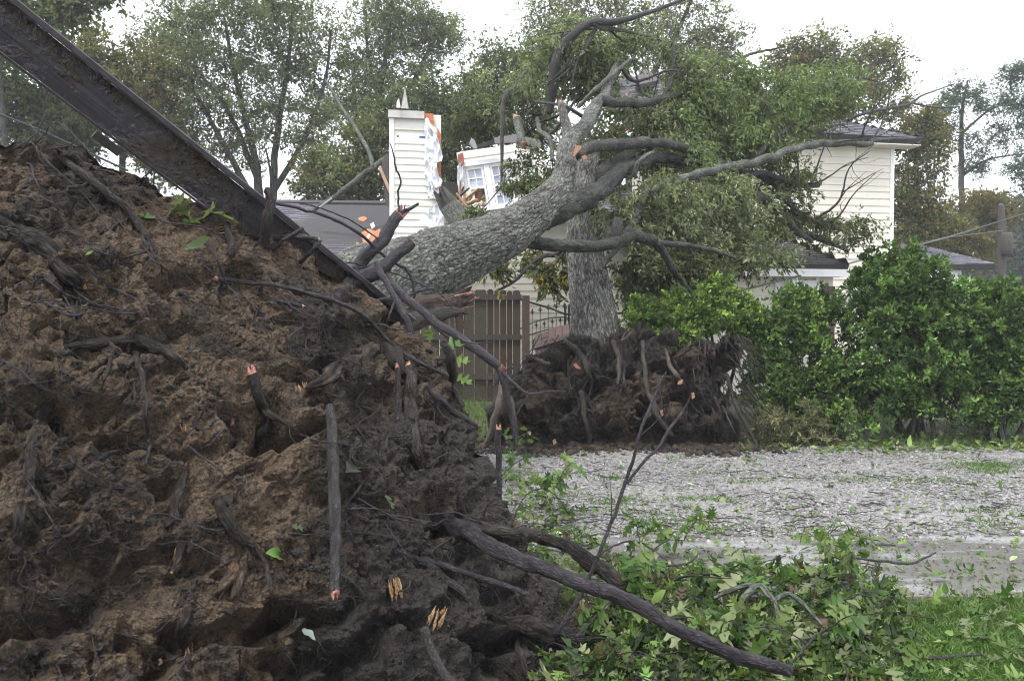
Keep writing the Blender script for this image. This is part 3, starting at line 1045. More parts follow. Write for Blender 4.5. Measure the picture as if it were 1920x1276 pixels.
# ------------------------------------------------------------------ fences, gate, pole, cables
DF = 13.4
fz = 0.10
fence = thing('wooden_fence', 'weathered upright-board privacy fence behind the fallen trunk', 'fence', P(905, 755, DF))
def fx(px, D=DF): return (px - CX) / F * D
pk_mesh = {}
fr = np.random.default_rng(2)
edges = [770, 788, 806, 824, 842, 853, 869, 889, 913, 926, 937, 950, 961, 976]
for a, b in zip(edges[:-1], edges[1:]):
    x0, x1 = fx(a) + .004, fx(b) - .004
    c = [(.078, .070, .052), (.10, .088, .064), (.072, .046, .036), (.066, .064, .046), (.090, .056, .042), (.09, .082, .06)][fr.integers(0, 6)]
    c = np.array(c) * np.array([1.08, .92, .78]) * fr.uniform(.38, .72)
    zt = P(900, 543 + fr.uniform(-2, 2), DF)[2]
    y0 = DF + fr.uniform(.0, .012)
    mb = MB()
    ch = .03
    prof = [(x0, fz - .05), (x1, fz - .05), (x1, zt - ch), (x1 - ch, zt), (x0 + ch, zt), (x0, zt - ch)]
    V = [(x, y0, z) for x, z in prof] + [(x, y0 + .018, z) for x, z in prof]
    mb.add(V, [(0, 1, 2, 3, 4, 5), (11, 10, 9, 8, 7, 6)] + [(i, i + 6, (i + 1) % 6 + 6, (i + 1) % 6) for i in range(6)], 0, c)
    mb.build('picket', PICKET, fence)
for y in (557, 632, 706):
    z = P(900, y, DF - .05)[2]
    xr = fx(978) if y < 700 else fx(966)
    mb = MB(); mb.add([(fx(770), DF - .045, z - .045), (xr, DF - .045, z - .045), (xr, DF - .003, z - .045), (fx(770), DF - .003, z - .045),
                       (fx(770), DF - .045, z + .045), (xr, DF - .045, z + .045), (xr, DF - .003, z + .045), (fx(770), DF - .003, z + .045)],
                      [(0, 3, 2, 1), (4, 5, 6, 7), (0, 1, 5, 4), (1, 2, 6, 5), (2, 3, 7, 6), (3, 0, 4, 7)], 0, (.048, .041, .031))
    mb.build('rail', PICKET, fence)
z1 = P(985, 554, DF)[2]
mb = MB(); mb.box((0, 0, 0), (1, 0, 0), (0, 1, 0), (0, 0, 1), fx(979), fx(993), DF - .06, DF + .05, 0, z1, 0, (.085, .050, .040)); mb.build('post', PICKET, fence)

pan = thing('fence_panel', 'fallen reddish picket panel leaning on the smaller root plate', 'fence panel', P(1030, 655, 12.0))
A0 = P(1003, 653, 11.9)
ux_ = unit(P(1066, 634, 11.7) - A0); uz_ = unit(np.array([-.1, .65, .8])); uz_ = unit(uz_ - ux_ * (uz_ @ ux_)); uy_ = np.cross(uz_, ux_)
for k in range(5):
    mb = MB(); t = .32 + fr.uniform(-.02, .02)
    mb.box(A0, ux_, uy_, uz_, k * .115 + .003, k * .115 + .112, 0, .018, -.35, t - .06, 0, np.array((.085, .052, .044)) * fr.uniform(.8, 1.25))
    mb.build('picket', PICKET, pan)
mb = MB(); mb.box(A0, ux_, uy_, uz_, -.01, .60, -.045, -.002, -.03, .055, 0, (.065, .040, .036)); mb.build('rail', PICKET, pan)

DG = 15.2
gate = thing('iron_gate', 'black arched iron gate with cross-shaped finials between the wood fence and the standing trunk', 'gate', P(1025, 740, DG))
def gx(px): return fx(px, DG)
def gz_(y): return P(1000, y, DG)[2]
tall = [(990, 600), (1006, 590), (1021, 583), (1036, 580), (1051, 579)]
for k, px in enumerate(range(983, 1060, 15)):
    ytop = [600, 588, 584, 580, 578, 577][k]
    ym = [622, 612, 610, 606, 603, 600][k]
    mb = MB()
    tube(mb, [(gx(px), DG, .1), (gx(px), DG, gz_(ytop))], [.007, .007], 5, 2, wob=0)
    zf = gz_(ytop)
    tube(mb, [(gx(px), DG, zf - .01), (gx(px), DG, zf + .05), (gx(px), DG, zf + .11)], [.012, .022, .002], 5, 3, wob=0)
    tube(mb, [(gx(px) - .04, DG, zf + .03), (gx(px) + .04, DG, zf + .03)], [.010, .010], 5, 2, wob=0)
    mb.build('bar', IRON, gate)
    mb = MB()
    zf = gz_(ym)
    xx = gx(px + 7.5)
    tube(mb, [(xx, DG, .1), (xx, DG, zf)], [.006, .006], 5, 2, wob=0)
    tube(mb, [(xx, DG, zf - .01), (xx, DG, zf + .04), (xx, DG, zf + .10)], [.010, .02, .002], 5, 3, wob=0)
    tube(mb, [(xx - .035, DG, zf + .03), (xx + .035, DG, zf + .03)], [.009, .009], 5, 2, wob=0)
    mb.build('bar', IRON, gate)
for pts in ([(976, 616), (1000, 604), (1030, 596), (1062, 594)], [(976, 632), (1000, 625), (1030, 617), (1062, 614)], [(976, 700), (1062, 700)]):
    mb = MB(); tube(mb, [(gx(x), DG - .012, gz_(y)) for x, y in pts], [.016] * len(pts), 6, 6, wob=0); mb.build('arch_rail', IRON, gate, smooth=True)
for px in (1060, 1067):
    mb = MB(); tube(mb, [(gx(px), DG + .01, 0), (gx(px), DG + .01, gz_(578))], [.024, .024], 6, 2, wob=0)
    tube(mb, [(gx(px), DG + .01, gz_(578) - .01), (gx(px), DG + .01, gz_(574)), (gx(px), DG + .01, gz_(568))], [.03, .03, .002], 6, 2, wob=0)
    mb.build('gate_post', IRON, gate)
mb = MB(); tube(mb, [P(975, 561, DG - .3), P(1030, 577, DG - .3), P(1075, 590, DG - .3), P(1180, 586, DG + .2)], [.022] * 4, 6, 5, wob=0)
tag(mb.build('hand_rail', IRON, smooth=True), 'thin black rail slanting above the iron gate', 'rail')

pole = thing('utility_pole', 'dark utility pole with a box beyond the right-hand shrubs', 'pole', G(1880, 640))
pb = P(1879, 520, 30)
mb = MB(); tube(mb, [(pb[0], pb[1], 0), P(1879, 450, 30), P(1877, 385, 30)], [.15, .13, .11], 10, 4, wob=.05); mb.build('shaft', POLE, pole, smooth=True)
mb = MB(); q = P(1888, 462, 29.8); tube(mb, [q - (0, 0, .3), q - (0, 0, .25), q + (0, 0, .45), q + (0, 0, .5)], [.1, .2, .2, .12], 10, 2, wob=0); mb.build('transformer', POLE, pole, smooth=True)

mb = MB(); tube(mb, [P(1300, 575, 13.2), P(1395, 543, 13.5), P(1560, 502, 16), P(1715, 461, 21), P(1800, 438, 25), P(1935, 396, 27)], [.022] * 6, 6, 8, wob=0)
tag(mb.build('power_cable', CABLE, smooth=True), 'black service cable sagging over the front wing towards the utility pole', 'cable')
mb = MB(); tube(mb, [P(-40, 200, 9), P(60, 238, 9.3), P(135, 272, 9.6), P(240, 320, 10)], [.014] * 4, 6, 6, wob=0)
tag(mb.build('slack_cable', CABLE, smooth=True), 'slack dark cable behind the top of the mud mound at left', 'cable')
mb = MB(); tube(mb, [P(1650, 470, 23), P(1760, 448, 24), P(1880, 432, 29.7)], [.012] * 3, 5, 5, wob=0)
tag(mb.build('thin_cable', CABLE, smooth=True), 'thin upper cable running to the utility pole at far right', 'cable')

# ------------------------------------------------------------------ background trees
FAR_PAL = dict(
    green=[(.145, .172, .095), (.180, .205, .120), (.115, .138, .078)],
    olive=[(.150, .140, .062), (.115, .115, .052), (.175, .152, .070)],
    brown=[(.150, .115, .056), (.115, .100, .048), (.165, .130, .062)],
    blue=[(.070, .105, .072), (.06, .088, .066), (.09, .122, .080)],
    dark=[(.085, .105, .052), (.105, .125, .064), (.068, .085, .042)],
)

def grow(cents, skel, rad0, mb, rng, seg=4, tmin=.012, up=.35):
    """connect clump centres to the growing skeleton, nearest first"""
    sk = [np.array(q) for q in skel]
    S_ = np.array([q[:3] for q in sk]); R_ = np.array([q[3] for q in sk])
    cents = np.asarray(cents)
    base = S_.mean(0)
    d0 = np.min(np.linalg.norm(cents[:, None] - S_[None], axis=2), axis=1)
    for k in np.argsort(d0):
        c = cents[k]
        dv = c - S_
        dist = np.linalg.norm(dv, axis=1) + np.maximum(0, -dv[:, 2]) * .8
        j = int(np.argmin(dist))
        a = S_[j]
        L = np.linalg.norm(c - a)
        r0 = min(R_[j] * .7, rad0 * (.3 + .12 * L))
        r0 = max(r0, tmin)
        m = (a + c) / 2 + rng.normal(size=3) * L * .09 + np.array([0, 0, -up * L * .25])
        C, R = tube(mb, [a, m, c], [r0, r0 * .75, max(r0 * .4, tmin * .6)], seg, 3, wob=0, rng=rng)
        S_ = np.vstack([S_, C[1:]]); R_ = np.concatenate([R_, R[1:]])

def bg_tree(name, label, D, stems, blobs, nclump, nper, leaf, pal, seed, crad=.7, asp=.5, bias=(0, 0, -.3), cat='tree', group='trees behind the house', bark=None, rad0=.10, lmat=None, wind=(0, 0, 0), sub=None):
    rng = np.random.default_rng(seed)
    x0 = stems[0][0][0]
    b = P(x0, 600, D); b[2] = 0
    t = thing(name, label, cat, b, group)
    mb = MB()
    skel = []
    for st in stems:
        pts = [P(x, y, D + (dd if True else 0)) for x, y, r, dd in st]
        if st[0][1] >= 560:
            pts[0][2] = -.1
        rad = [M(r, D) for x, y, r, dd in st]
        C, R = tube(mb, pts, rad, 8, 6, wob=.06, gn=.5, rng=rng)
        skel += [tuple(c) + (r,) for c, r in zip(C, R)]
    bl = [(x, y, rx, ry, D + dd, M((rx + ry) * .45, D), wt) for x, y, rx, ry, dd, wt in blobs]
    cen = in_blobs(bl, nclump, rng)
    grow(cen, skel, rad0, mb, rng)
    mb.build('trunk', bark or BARK_FAR, t, smooth=True)
    mb = MB()
    sprays(mb, cen, crad * rng.uniform(.6, 1.3, nclump), nper, leaf, asp, rng, pal, bias=bias, wind=wind)
    mb.build('crown', lmat or LEAF_FAR, t)
    return t

# tall multi-stemmed tree left of centre
bg_tree('tall_tree', 'tall many-stemmed green tree fanning up between the beam and the chimney', 28,
        [[(490, 600, 9.5, 0), (488, 380, 8.2, 0), (470, 260, 6.1, 0), (440, 140, 4.1, .5), (420, 30, 2.7, .5)],
         [(505, 600, 8.8, 0), (512, 370, 7.5, .3), (520, 250, 6.1, .3), (540, 120, 4.1, .4), (550, 0, 2.7, 1)],
         [(488, 400, 6.8, 0), (430, 290, 5.4, -.5), (380, 200, 4.1, -1), (340, 120, 2.7, -1)],
         [(512, 360, 6.1, .3), (570, 260, 4.8, 0), (610, 150, 3.4, 0), (620, 60, 2.0, 0)],
         [(480, 330, 5.4, .2), (430, 210, 4.1, .6), (370, 130, 3.4, .8), (350, 40, 2.0, 1)]],
        [(455, 45, 180, 85, 0, 4.0), (360, 150, 75, 95, -1, 1.7), (560, 120, 85, 110, .5, 1.9), (470, 190, 120, 80, 0, 1.6), (420, 275, 110, 55, 0, 1.0), (590, 260, 55, 70, 0, .9), (340, 255, 50, 60, 0, .7), (470, -40, 175, 70, 0, 1.8), (330, 60, 60, 60, 0, 1.0)],
        720, 63, .135, FAR_PAL['green'], 21, .80, asp=.42, bias=(.15, 0, -.5))
bg_tree('tall_tree', 'thin airy green tree directly above the chimney top', 33,
        [[(700, 600, 6.8, 0), (702, 330, 6.1, 0), (712, 180, 4.8, 0), (730, 60, 3.4, 0), (735, -40, 2.0, 0)],
         [(702, 330, 5.4, 0), (670, 220, 4.1, 0), (660, 120, 2.7, 0)], [(705, 260, 5.4, 0), (770, 160, 4.1, 0), (810, 80, 2.7, 0)],
         [(712, 200, 4.1, 0), (690, 100, 2.7, 0), (685, 20, 2.0, 0)]],
        [(740, 30, 90, 60, 0, 1.5), (680, 110, 70, 70, 0, 1.2), (800, 90, 75, 70, 0, 1.4), (730, 180, 100, 60, 0, 1.3), (830, 60, 40, 40, 0, .5), (640, 200, 60, 60, 0, 1.0), (730, -40, 80, 40, 0, .7)],
        420, 63, .15, FAR_PAL['green'], 22, .85, asp=.42, bias=(.1, 0, -.5))
bg_tree('olive_tree', 'yellow-olive tree just above the leaning beam', 26,
        [[(230, 600, 7.5, 0), (230, 330, 6.1, 0), (225, 180, 4.1, 0), (210, 80, 2.0, 0)], [(230, 300, 4.8, 0), (280, 200, 3.4, 0), (300, 120, 2.0, 0)]],
        [(170, 90, 50, 45, 0, 1.0), (270, 130, 65, 75, 0, 1.8), (190, 180, 90, 80, 0, 1.6), (280, 230, 70, 70, 0, 1.4), (120, 230, 70, 60, 0, 1.0), (330, 300, 60, 50, 0, 1)],
        300, 63, .14, FAR_PAL['olive'], 23, .75)
bg_tree('dark_tree', 'dark green tree at the left edge below the beam', 23,
        [[(40, 600, 8.2, 0), (40, 300, 6.1, 0), (30, 120, 4.1, 0), (60, 10, 2.0, 0)]],
        [(40, 190, 80, 60, 0, 1.5), (120, 250, 70, 40, 0, 1), (10, 80, 60, 60, 0, .7), (-60, 160, 60, 100, 0, .7), (90, 280, 90, 40, 0, 1)],
        230, 72, .14, FAR_PAL['dark'], 24, .7)
bg_tree('tall_tree', 'green tree at the top left corner reaching over the beam', 21,
        [[(20, 600, 8.2, 0), (10, 300, 6.8, 0), (0, 100, 4.8, 0), (60, 30, 2.7, 0), (150, -10, 1.4, 0)]],
        [(120, 12, 60, 26, 0, 1.4), (60, -10, 90, 30, 0, 1.2), (180, -14, 50, 18, 0, .5), (0, 20, 50, 40, 0, .8)],
        80, 54, .17, FAR_PAL['green'], 25, .6)
bg_tree('bushy_tree', 'light olive bushy tree over the garage ridge beside the chimney', 24.5,
        [[(640, 600, 6.1, 0), (640, 420, 5.4, 0), (640, 320, 3.4, 0)]],
        [(640, 345, 90, 55, 0, 2), (600, 320, 55, 40, 0, 1), (690, 330, 60, 55, 0, 1), (690, 260, 50, 50, 0, .9)],
        220, 72, .125, FAR_PAL['olive'][:2] + FAR_PAL['green'][:2], 26, .6, asp=.5)
bg_tree('dark_tree', 'dense dark green tree between the chimney and the fallen crown', 25,
        [[(850, 600, 6.8, 0), (850, 400, 6.1, 0), (860, 250, 4.1, 0)]],
        [(850, 320, 70, 90, 0, 1.6), (880, 210, 100, 60, 0, 1.6), (790, 200, 70, 60, 0, 1.0), (930, 140, 70, 60, 0, 1.1), (840, 250, 80, 60, 0, 1), (720, 230, 60, 50, 0, .7)],
        360, 72, .125, FAR_PAL['dark'] + FAR_PAL['green'][:1], 27, .7)
bg_tree('tall_tree', 'tall airy tree behind the middle of the house roof', 31,
        [[(1180, 600, 8.8, 0), (1180, 250, 7.5, 0), (1170, 100, 5.4, 0), (1150, -20, 3.4, 0)], [(1180, 200, 5.4, 0), (1260, 80, 4.1, 0), (1300, -10, 2.7, 0)],
         [(1178, 180, 5.4, 0), (1080, 80, 3.4, 0), (1030, 10, 2.0, 0)], [(1240, 110, 4.1, 0), (1340, 50, 2.7, 0)]],
        [(1050, 40, 75, 60, 0, 1.4), (1150, 60, 100, 70, 0, 1.7), (1270, 50, 90, 70, 0, 1.6), (1350, 90, 60, 55, 0, .9), (1010, 100, 50, 55, 0, .8), (1160, -30, 150, 50, 0, 1.2), (1290, 130, 90, 60, 0, 1)],
        480, 63, .135, FAR_PAL['green'] + FAR_PAL['olive'][:1], 28, .85, asp=.42, bias=(.2, 0, -.4))
bg_tree('brown_tree', 'brownish tree rising behind the right end of the roof', 29,
        [[(1560, 600, 8.2, 0), (1560, 260, 6.1, 0), (1570, 150, 4.1, 0), (1560, 80, 2.7, 0)], [(1560, 230, 4.8, 0), (1640, 150, 3.4, 0), (1680, 120, 2.0, 0)]],
        [(1540, 100, 65, 45, 0, 1.3), (1620, 130, 65, 55, 0, 1.4), (1480, 120, 50, 40, 0, .9), (1580, 190, 90, 50, 0, 1.3), (1670, 190, 45, 60, 0, .8), (1640, 90, 30, 25, 0, .3)],
        250, 54, .135, FAR_PAL['brown'][:1] + FAR_PAL['olive'] + FAR_PAL['green'], 29, .75, wind=(.3, 0, .2))
bg_tree('brown_tree', 'brown-green tree close against the right corner of the house', 27,
        [[(1720, 600, 6.8, 0), (1720, 400, 5.4, 0), (1715, 260, 3.4, 0)]],
        [(1715, 300, 42, 90, 0, 1.4), (1710, 400, 55, 70, 0, 1.5), (1750, 430, 50, 50, 0, 1.0), (1745, 240, 22, 45, 0, .5)],
        250, 63, .13, FAR_PAL['brown'][:1] + FAR_PAL['olive'] + FAR_PAL['dark'][:2], 30, .65)
bg_tree('pine_tree', 'slim bluish pine with clumped boughs on the far right', 40,
        [[(1803, 600, 6.1, 0), (1803, 400, 5.4, 0), (1802, 280, 4.8, 0), (1805, 200, 2.7, 0), (1815, 150, 1.4, 0)],
         [(1803, 330, 3.4, 0), (1850, 300, 2.0, 0), (1920, 288, 1.4, 0)], [(1803, 250, 2.7, 0), (1850, 210, 2.0, 0), (1880, 195, 1.4, 0)]],
        [(1815, 185, 35, 35, 0, 1.3), (1775, 200, 25, 25, 0, .7), (1860, 195, 40, 20, 0, .9), (1830, 270, 45, 25, 0, .9), (1780, 250, 22, 25, 0, .5), (1875, 245, 25, 25, 0, .7), (1830, 310, 32, 18, 0, .6), (1790, 160, 18, 18, 0, .3)],
        125, 63, .17, FAR_PAL['blue'], 31, .8, asp=.3, rad0=.08)
bg_tree('pine_tree', 'dark bluish pine cut off by the right edge of the photo', 38,
        [[(1935, 600, 8.2, 0), (1932, 300, 6.1, 0), (1935, 100, 4.1, 0)]],
        [(1905, 140, 22, 25, 0, .8), (1925, 220, 30, 45, 0, 1.3), (1915, 310, 30, 40, 0, 1.2), (1940, 160, 30, 50, 0, 1), (1900, 185, 15, 14, 0, .3)],
        110, 63, .17, FAR_PAL['blue'], 32, .8, asp=.3)
bg_tree('bushy_tree', 'low yellow-brown tree between the back porch and the utility pole', 33,
        [[(1800, 600, 5.4, 0), (1800, 480, 4.8, 0), (1800, 380, 2.7, 0)]],
        [(1760, 440, 60, 40, 0, 1.2), (1830, 390, 50, 35, 0, 1.2), (1820, 460, 60, 40, 0, 1.2), (1870, 400, 40, 40, 0, .8), (1700, 470, 50, 30, 0, .6)],
        220, 63, .15, [(.16, .15, .05), (.12, .12, .05), (.15, .115, .05)], 33, .75)
# far misty wood
rng = np.random.default_rng(40)
mb = MB()
cen = in_blobs([(1905, 420, 45, 60, 62, 4, 1.2), (1900, 500, 50, 60, 60, 4, 1), (1700, 520, 250, 60, 66, 4, 2), (1880, 560, 120, 50, 60, 4, 1), (560, 520, 500, 60, 66, 5, 2), (100, 400, 300, 120, 60, 5, 1.5), (-600, 480, 500, 130, 56, 6, 2.5), (-1200, 480, 400, 130, 48, 6, 1.5), (2300, 470, 400, 130, 58, 6, 2.2), (2900, 480, 350, 120, 50, 6, 1.2)], 760, rng)
sprays(mb, cen, 1.8, 45, .55, .5, rng, [(.042, .060, .045), (.05, .068, .05)], bias=(0, 0, -.3))
tag(mb.build('far_woods', LEAF_FAR, kind='stuff'), 'misty bluish woods far behind the house', 'woods', kind='stuff')

# ------------------------------------------------------------------ the big fallen oak
OAK_PAL = [(.165, .195, .105), (.132, .160, .086), (.215, .238, .145), (.105, .128, .066)]
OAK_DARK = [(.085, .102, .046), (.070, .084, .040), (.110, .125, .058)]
OAK_BRIGHT = [(.145, .195, .078), (.178, .220, .098), (.122, .162, .068)]
rng = np.random.default_rng(50)
oak = thing('fallen_oak_tree', 'huge uprooted oak whose trunk slants from the muddy foreground root plate onto the house', 'tree', G(560, 1200))
def bark_disp(amp, sx, sz):
    def f(b, L, R, th):
        p = b * np.array([sx, sx, sz])
        p = p + np.array([.55, .55, .35]) * np.c_[perlin(p * .8), perlin(p * .8 + 40), perlin(p * .6 + 80)]
        f1, f2 = worley(p)
        e = sstep(.03, .34, f2 - f1 + .16 * fbm(p * 1.7 + 5, 2))
        return amp * (e - .6) + amp * .45 * fbm(b * 34, 3), e
    return f
def limb(parent, name, pts, mat, seg=12, sub=8, gn=.6, wob=.17, tip='round', tipmat=1, mats=None, disp=None, start='round', rng=rng):
    """pts: (x, y, D, radius in photo pixels)"""
    mb = MB()
    C, R = tube(mb, [P(x, y, D) for x, y, D, r in pts], [M(r, D) for x, y, D, r in pts], seg, sub, gn=gn, wob=wob, tip=tip, tipmat=tipmat, start=start, rng=rng, disp=disp)
    mb.build(name, mats or [mat, WOOD], parent, smooth=True)
    return [tuple(c) + (r,) for c, r in zip(C, R)]
SK = []
tr = limb(oak, 'trunk', [(600, 630, 5.9, 100), (690, 560, 6.5, 88), (770, 520, 7.1, 72), (850, 482, 7.7, 60), (930, 444, 8.4, 46), (985, 414, 8.9, 38), (1028, 380, 9.2, 33), (1054, 342, 9.6, 24), (1064, 300, 9.8, 18)],
          BARK, 230, 62, gn=.25, wob=.10, disp=bark_disp(.013, 27, 5.5))
SK += tr[len(tr) * 2 // 3:]
def L_(*a, **k):
    s = limb(oak, 'limb', *a, **k)
    SK.extend(s)
    return s
L_([(1062, 312, 9.75, 20), (1070, 268, 10.0, 17.5), (1088, 242, 10.3, 15), (1112, 214, 10.7, 13), (1126, 185, 11.1, 11), (1142, 158, 11.5, 9), (1152, 132, 12, 7), (1160, 118, 12.1, 4)], BARK, 28, 12, disp=bark_disp(.008, 24, 8), tip='broken', mats=[BARK, BARK_LIMB])
L_([(1068, 265, 10.0, 13), (1061, 235, 10.05, 9), (1053, 196, 10.1, 7)], BARK, 16, tip='broken', mats=[BARK, m_plain('weathered_break', (.20, .10, .085), .8, .5, 30, .006)])
L_([(1015, 402, 9.1, 30), (1065, 384, 9.4, 23), (1108, 368, 9.7, 18), (1141, 343, 10.2, 16), (1177, 314, 10.8, 14), (1212, 300, 11.2, 12), (1250, 297, 11.6, 10), (1320, 305, 12, 9), (1380, 330, 12.6, 8), (1430, 380, 13.2, 8), (1500, 430, 14, 6), (1590, 470, 14.8, 3)], BARK_LIMB, 30, 12, disp=bark_disp(.012, 26, 7))
L_([(1078, 290, 9.95, 12), (1110, 275, 10.2, 11), (1180, 269, 10.8, 10), (1250, 270, 11.4, 9), (1310, 288, 12, 8), (1400, 325, 12.8, 7), (1470, 345, 13.6, 6), (1534, 347, 14.2, 5)], BARK_LIMB, 18, 10, tip='cut', mats=[BARK_LIMB, BARK_LIMB])
L_([(1130, 190, 11, 10), (1170, 192, 11.5, 9), (1215, 192, 12, 8), (1290, 175, 12.8, 5), (1370, 160, 13.5, 3)], BARK_LIMB, 10)
L_([(950, 444, 8.6, 14), (1000, 455, 8.75, 13), (1060, 460, 8.9, 12), (1120, 461, 9.1, 11), (1160, 450, 9.3, 12), (1190, 440, 9.4, 12), (1225, 452, 9.6, 10), (1245, 475, 9.7, 8), (1265, 510, 9.8, 5), (1300, 552, 10, 3)], BARK_LIMB, 20, 10, gn=.3, disp=bark_disp(.010, 32, 8))
L_([(1158, 450, 9.3, 11), (1156, 430, 9.3, 10), (1160, 410, 9.35, 9)], BARK_LIMB, 12, tip='cut', mats=[BARK_LIMB, BARK_LIMB])
L_([(1230, 455, 9.6, 7), (1290, 460, 9.9, 5), (1340, 470, 10.2, 4), (1380, 485, 10.4, 2)], BARK_LIMB, 8)
L_([(1130, 500, 10.2, 4), (1180, 430, 10.2, 7), (1205, 375, 10.4, 9), (1245, 345, 10.7, 8), (1310, 326, 11.1, 8), (1370, 313, 11.6, 8), (1430, 300, 12.2, 8), (1500, 277, 12.8, 7), (1560, 268, 13.4, 7), (1630, 270, 14, 5), (1640, 262, 14.1, 4), (1715, 260, 14.8, 2)], BARK_LICHEN, 12, 9)
L_([(1030, 210, 12.2, 8), (1040, 130, 12.0, 10), (1055, 90, 12, 9), (1085, 58, 12, 8), (1110, 43, 12, 7), (1160, 40, 12.1, 6), (1220, 22, 12.3, 4), (1285, -2, 12.6, 3)], BARK_GREY, 10, 8)
L_([(1112, 43, 12, 6), (1130, 52, 12.1, 5), (1180, 60, 12.3, 3), (1240, 75, 12.6, 2)], BARK_LICHEN, 8)
L_([(1135, 185, 11.1, 4), (1100, 220, 11.3, 4), (1062, 200, 11.2, 3), (1000, 190, 11.4, 2)], BARK_LIMB, 6)
L_([(1085, 200, 11.3, 4), (1120, 165, 11.2, 4), (1160, 130, 11.6, 4), (1190, 105, 11.9, 2)], BARK_LICHEN, 7)
L_([(970, 225, 12.6, 9), (975, 250, 12.4, 8), (982, 270, 12.2, 7)], BARK_LICHEN, 9, tip='broken', start='broken')
L_([(1008, 222, 12.4, 4), (1012, 245, 12.2, 5), (1032, 262, 11.9, 5), (1035, 300, 11.6, 4)], BARK_LICHEN, 9)
L_([(940, 350, 12.6, 2), (945, 190, 13, 5), (960, 170, 13.2, 4), (990, 130, 13.5, 3)], BARK_LIMB, 7)
L_([(1395, 320, 12.5, 6), (1450, 262, 13, 5), (1510, 215, 13.6, 4), (1550, 190, 14, 3)], BARK_LIMB, 8)
L_([(1590, 225, 13.6, 3), (1630, 210, 13.8, 3), (1700, 197, 14.4, 3), (1728, 180, 14.7, 2), (1790, 157, 15.2, 1)], BARK_LIMB, 6)
L_([(1715, 195, 14.5, 2), (1760, 202, 14.8, 1.6), (1800, 200, 15.2, 1)], BARK_LIMB, 5)
L_([(1360, 315, 12.3, 9), (1410, 360, 12.7, 9), (1450, 385, 13.1, 8), (1490, 430, 13.6, 7), (1520, 452, 14, 5)], BARK_LIMB, 10)
L_([(1405, 350, 12.7, 6), (1470, 375, 13.2, 5), (1500, 400, 13.8, 5), (1540, 420, 14.2, 3)], BARK_LIMB, 8)
L_([(1390, 335, 12.6, 6), (1430, 325, 12.9, 6), (1480, 342, 13.3, 5), (1512, 350, 13.6, 4)], BARK_LIMB, 8, tip='cut')
L_([(1350, 150, 13.5, 3), (1400, 105, 13.8, 3), (1460, 90, 14.2, 2)], BARK_LIMB, 6)
L_([(1190, 330, 10.5, 5), (1200, 300, 10.4, 4), (1225, 285, 10.6, 3)], BARK_LICHEN, 7)
# thin dark branches fanning up and right through the crown
lr_ = np.random.default_rng(77)
base_ = [q for q in SK if q[3] > .03]
for k in range(60):
    if k < 46:
        ex, ey, eD = lr_.uniform(1250, 1700), lr_.uniform(70, 330), lr_.uniform(12.6, 14.8)
    else:
        ex, ey, eD = lr_.uniform(900, 1300), lr_.uniform(20, 200), lr_.uniform(12, 13.6)
    e = P(ex, ey, eD)
    d_ = np.array([np.linalg.norm(e - np.array(q[:3])) for q in base_])
    ok_ = np.where((d_ > 1.2) & (d_ < 4.5))[0]
    if not len(ok_):
        continue
    q = base_[ok_[np.argsort(d_[ok_])[lr_.integers(0, min(20, len(ok_)))]]]
    s_ = np.array(q[:3]); Lq = np.linalg.norm(e - s_)
    if (e - s_)[0] < .25 * Lq and k < 46:
        continue
    m1 = s_ + (e - s_) * .35 + lr_.normal(size=3) * Lq * .05 + np.array([0, 0, -.05 * Lq])
    m2 = s_ + (e - s_) * .7 + lr_.normal(size=3) * Lq * .05
    mb = MB()
    r0 = lr_.uniform(.018, .04)
    C, R = tube(mb, [s_, m1, m2, e], [r0, r0 * .8, r0 * .5, .006], 6, 7, gn=.7, wob=.1, rng=lr_)
    SK.extend([tuple(c) + (r,) for c, r in zip(C, R)])
    for z in range(3):
        j = lr_.integers(7, len(C) - 2)
        f_ = C[j] + unit(unit(e - s_) + lr_.normal(size=3) * .6) * lr_.uniform(.3, .9)
        tube(mb, [C[j], (C[j] + f_) / 2 + lr_.normal(size=3) * .05, f_], [R[j] * .6, R[j] * .4, .003], 5, 5, gn=.8, rng=lr_)
    mb.build('branch', BARK_LIMB, oak, smooth=True)
# torn orange wood on the bole, the broken butt root and the sawn stub
for pts, D, mt in (([(1074, 292), (1079, 272), (1092, 274), (1086, 282), (1076, 294)], 9.62, WOOD), ([(1090, 294), (1097, 290), (1102, 296), (1094, 300)], 9.8, WOOD)):
    shard('torn_wood', oak, pts, D, .04, mt)
limb(oak, 'butt_root', [(700, 600, 6.0, 34), (760, 592, 6.3, 28), (820, 574, 6.5, 22), (862, 562, 6.6, 17)], BARK_ROOT, 20, 10, wob=.25, tip='broken', mats=[m_bark('red_brown_root', (.03, .018, .014), (.10, .058, .042), (.13, .085, .06), 40, 10, .3, .012), BARK_ROOT], disp=bark_disp(.008, 30, 9))
limb(oak, 'butt_root', [(700, 625, 5.9, 20), (770, 605, 6.2, 18), (830, 590, 6.4, 14), (868, 585, 6.5, 6)], BARK_ROOT, 14, 8, wob=.3, tip='broken', mats=[BARK_ROOT, BARK_ROOT])
mb = MB()
for k in range(26):
    c_ = P(862 + rng.normal() * 4, 562 + rng.normal() * 9, 6.58 + rng.normal() * .03)
    d_ = unit(np.array([1, .2, .28]) + rng.normal(size=3) * .18) * rng.uniform(.05, .16)
    tube(mb, [c_ - d_ * .4, c_ + d_ * .4, c_ + d_], [.008, .006, .001], 4, 2, mat=rng.integers(0, 3), wob=.4, rng=rng)
mb.build('torn_wood', [WOOD_RED, WOOD, BARK_ROOT], oak)
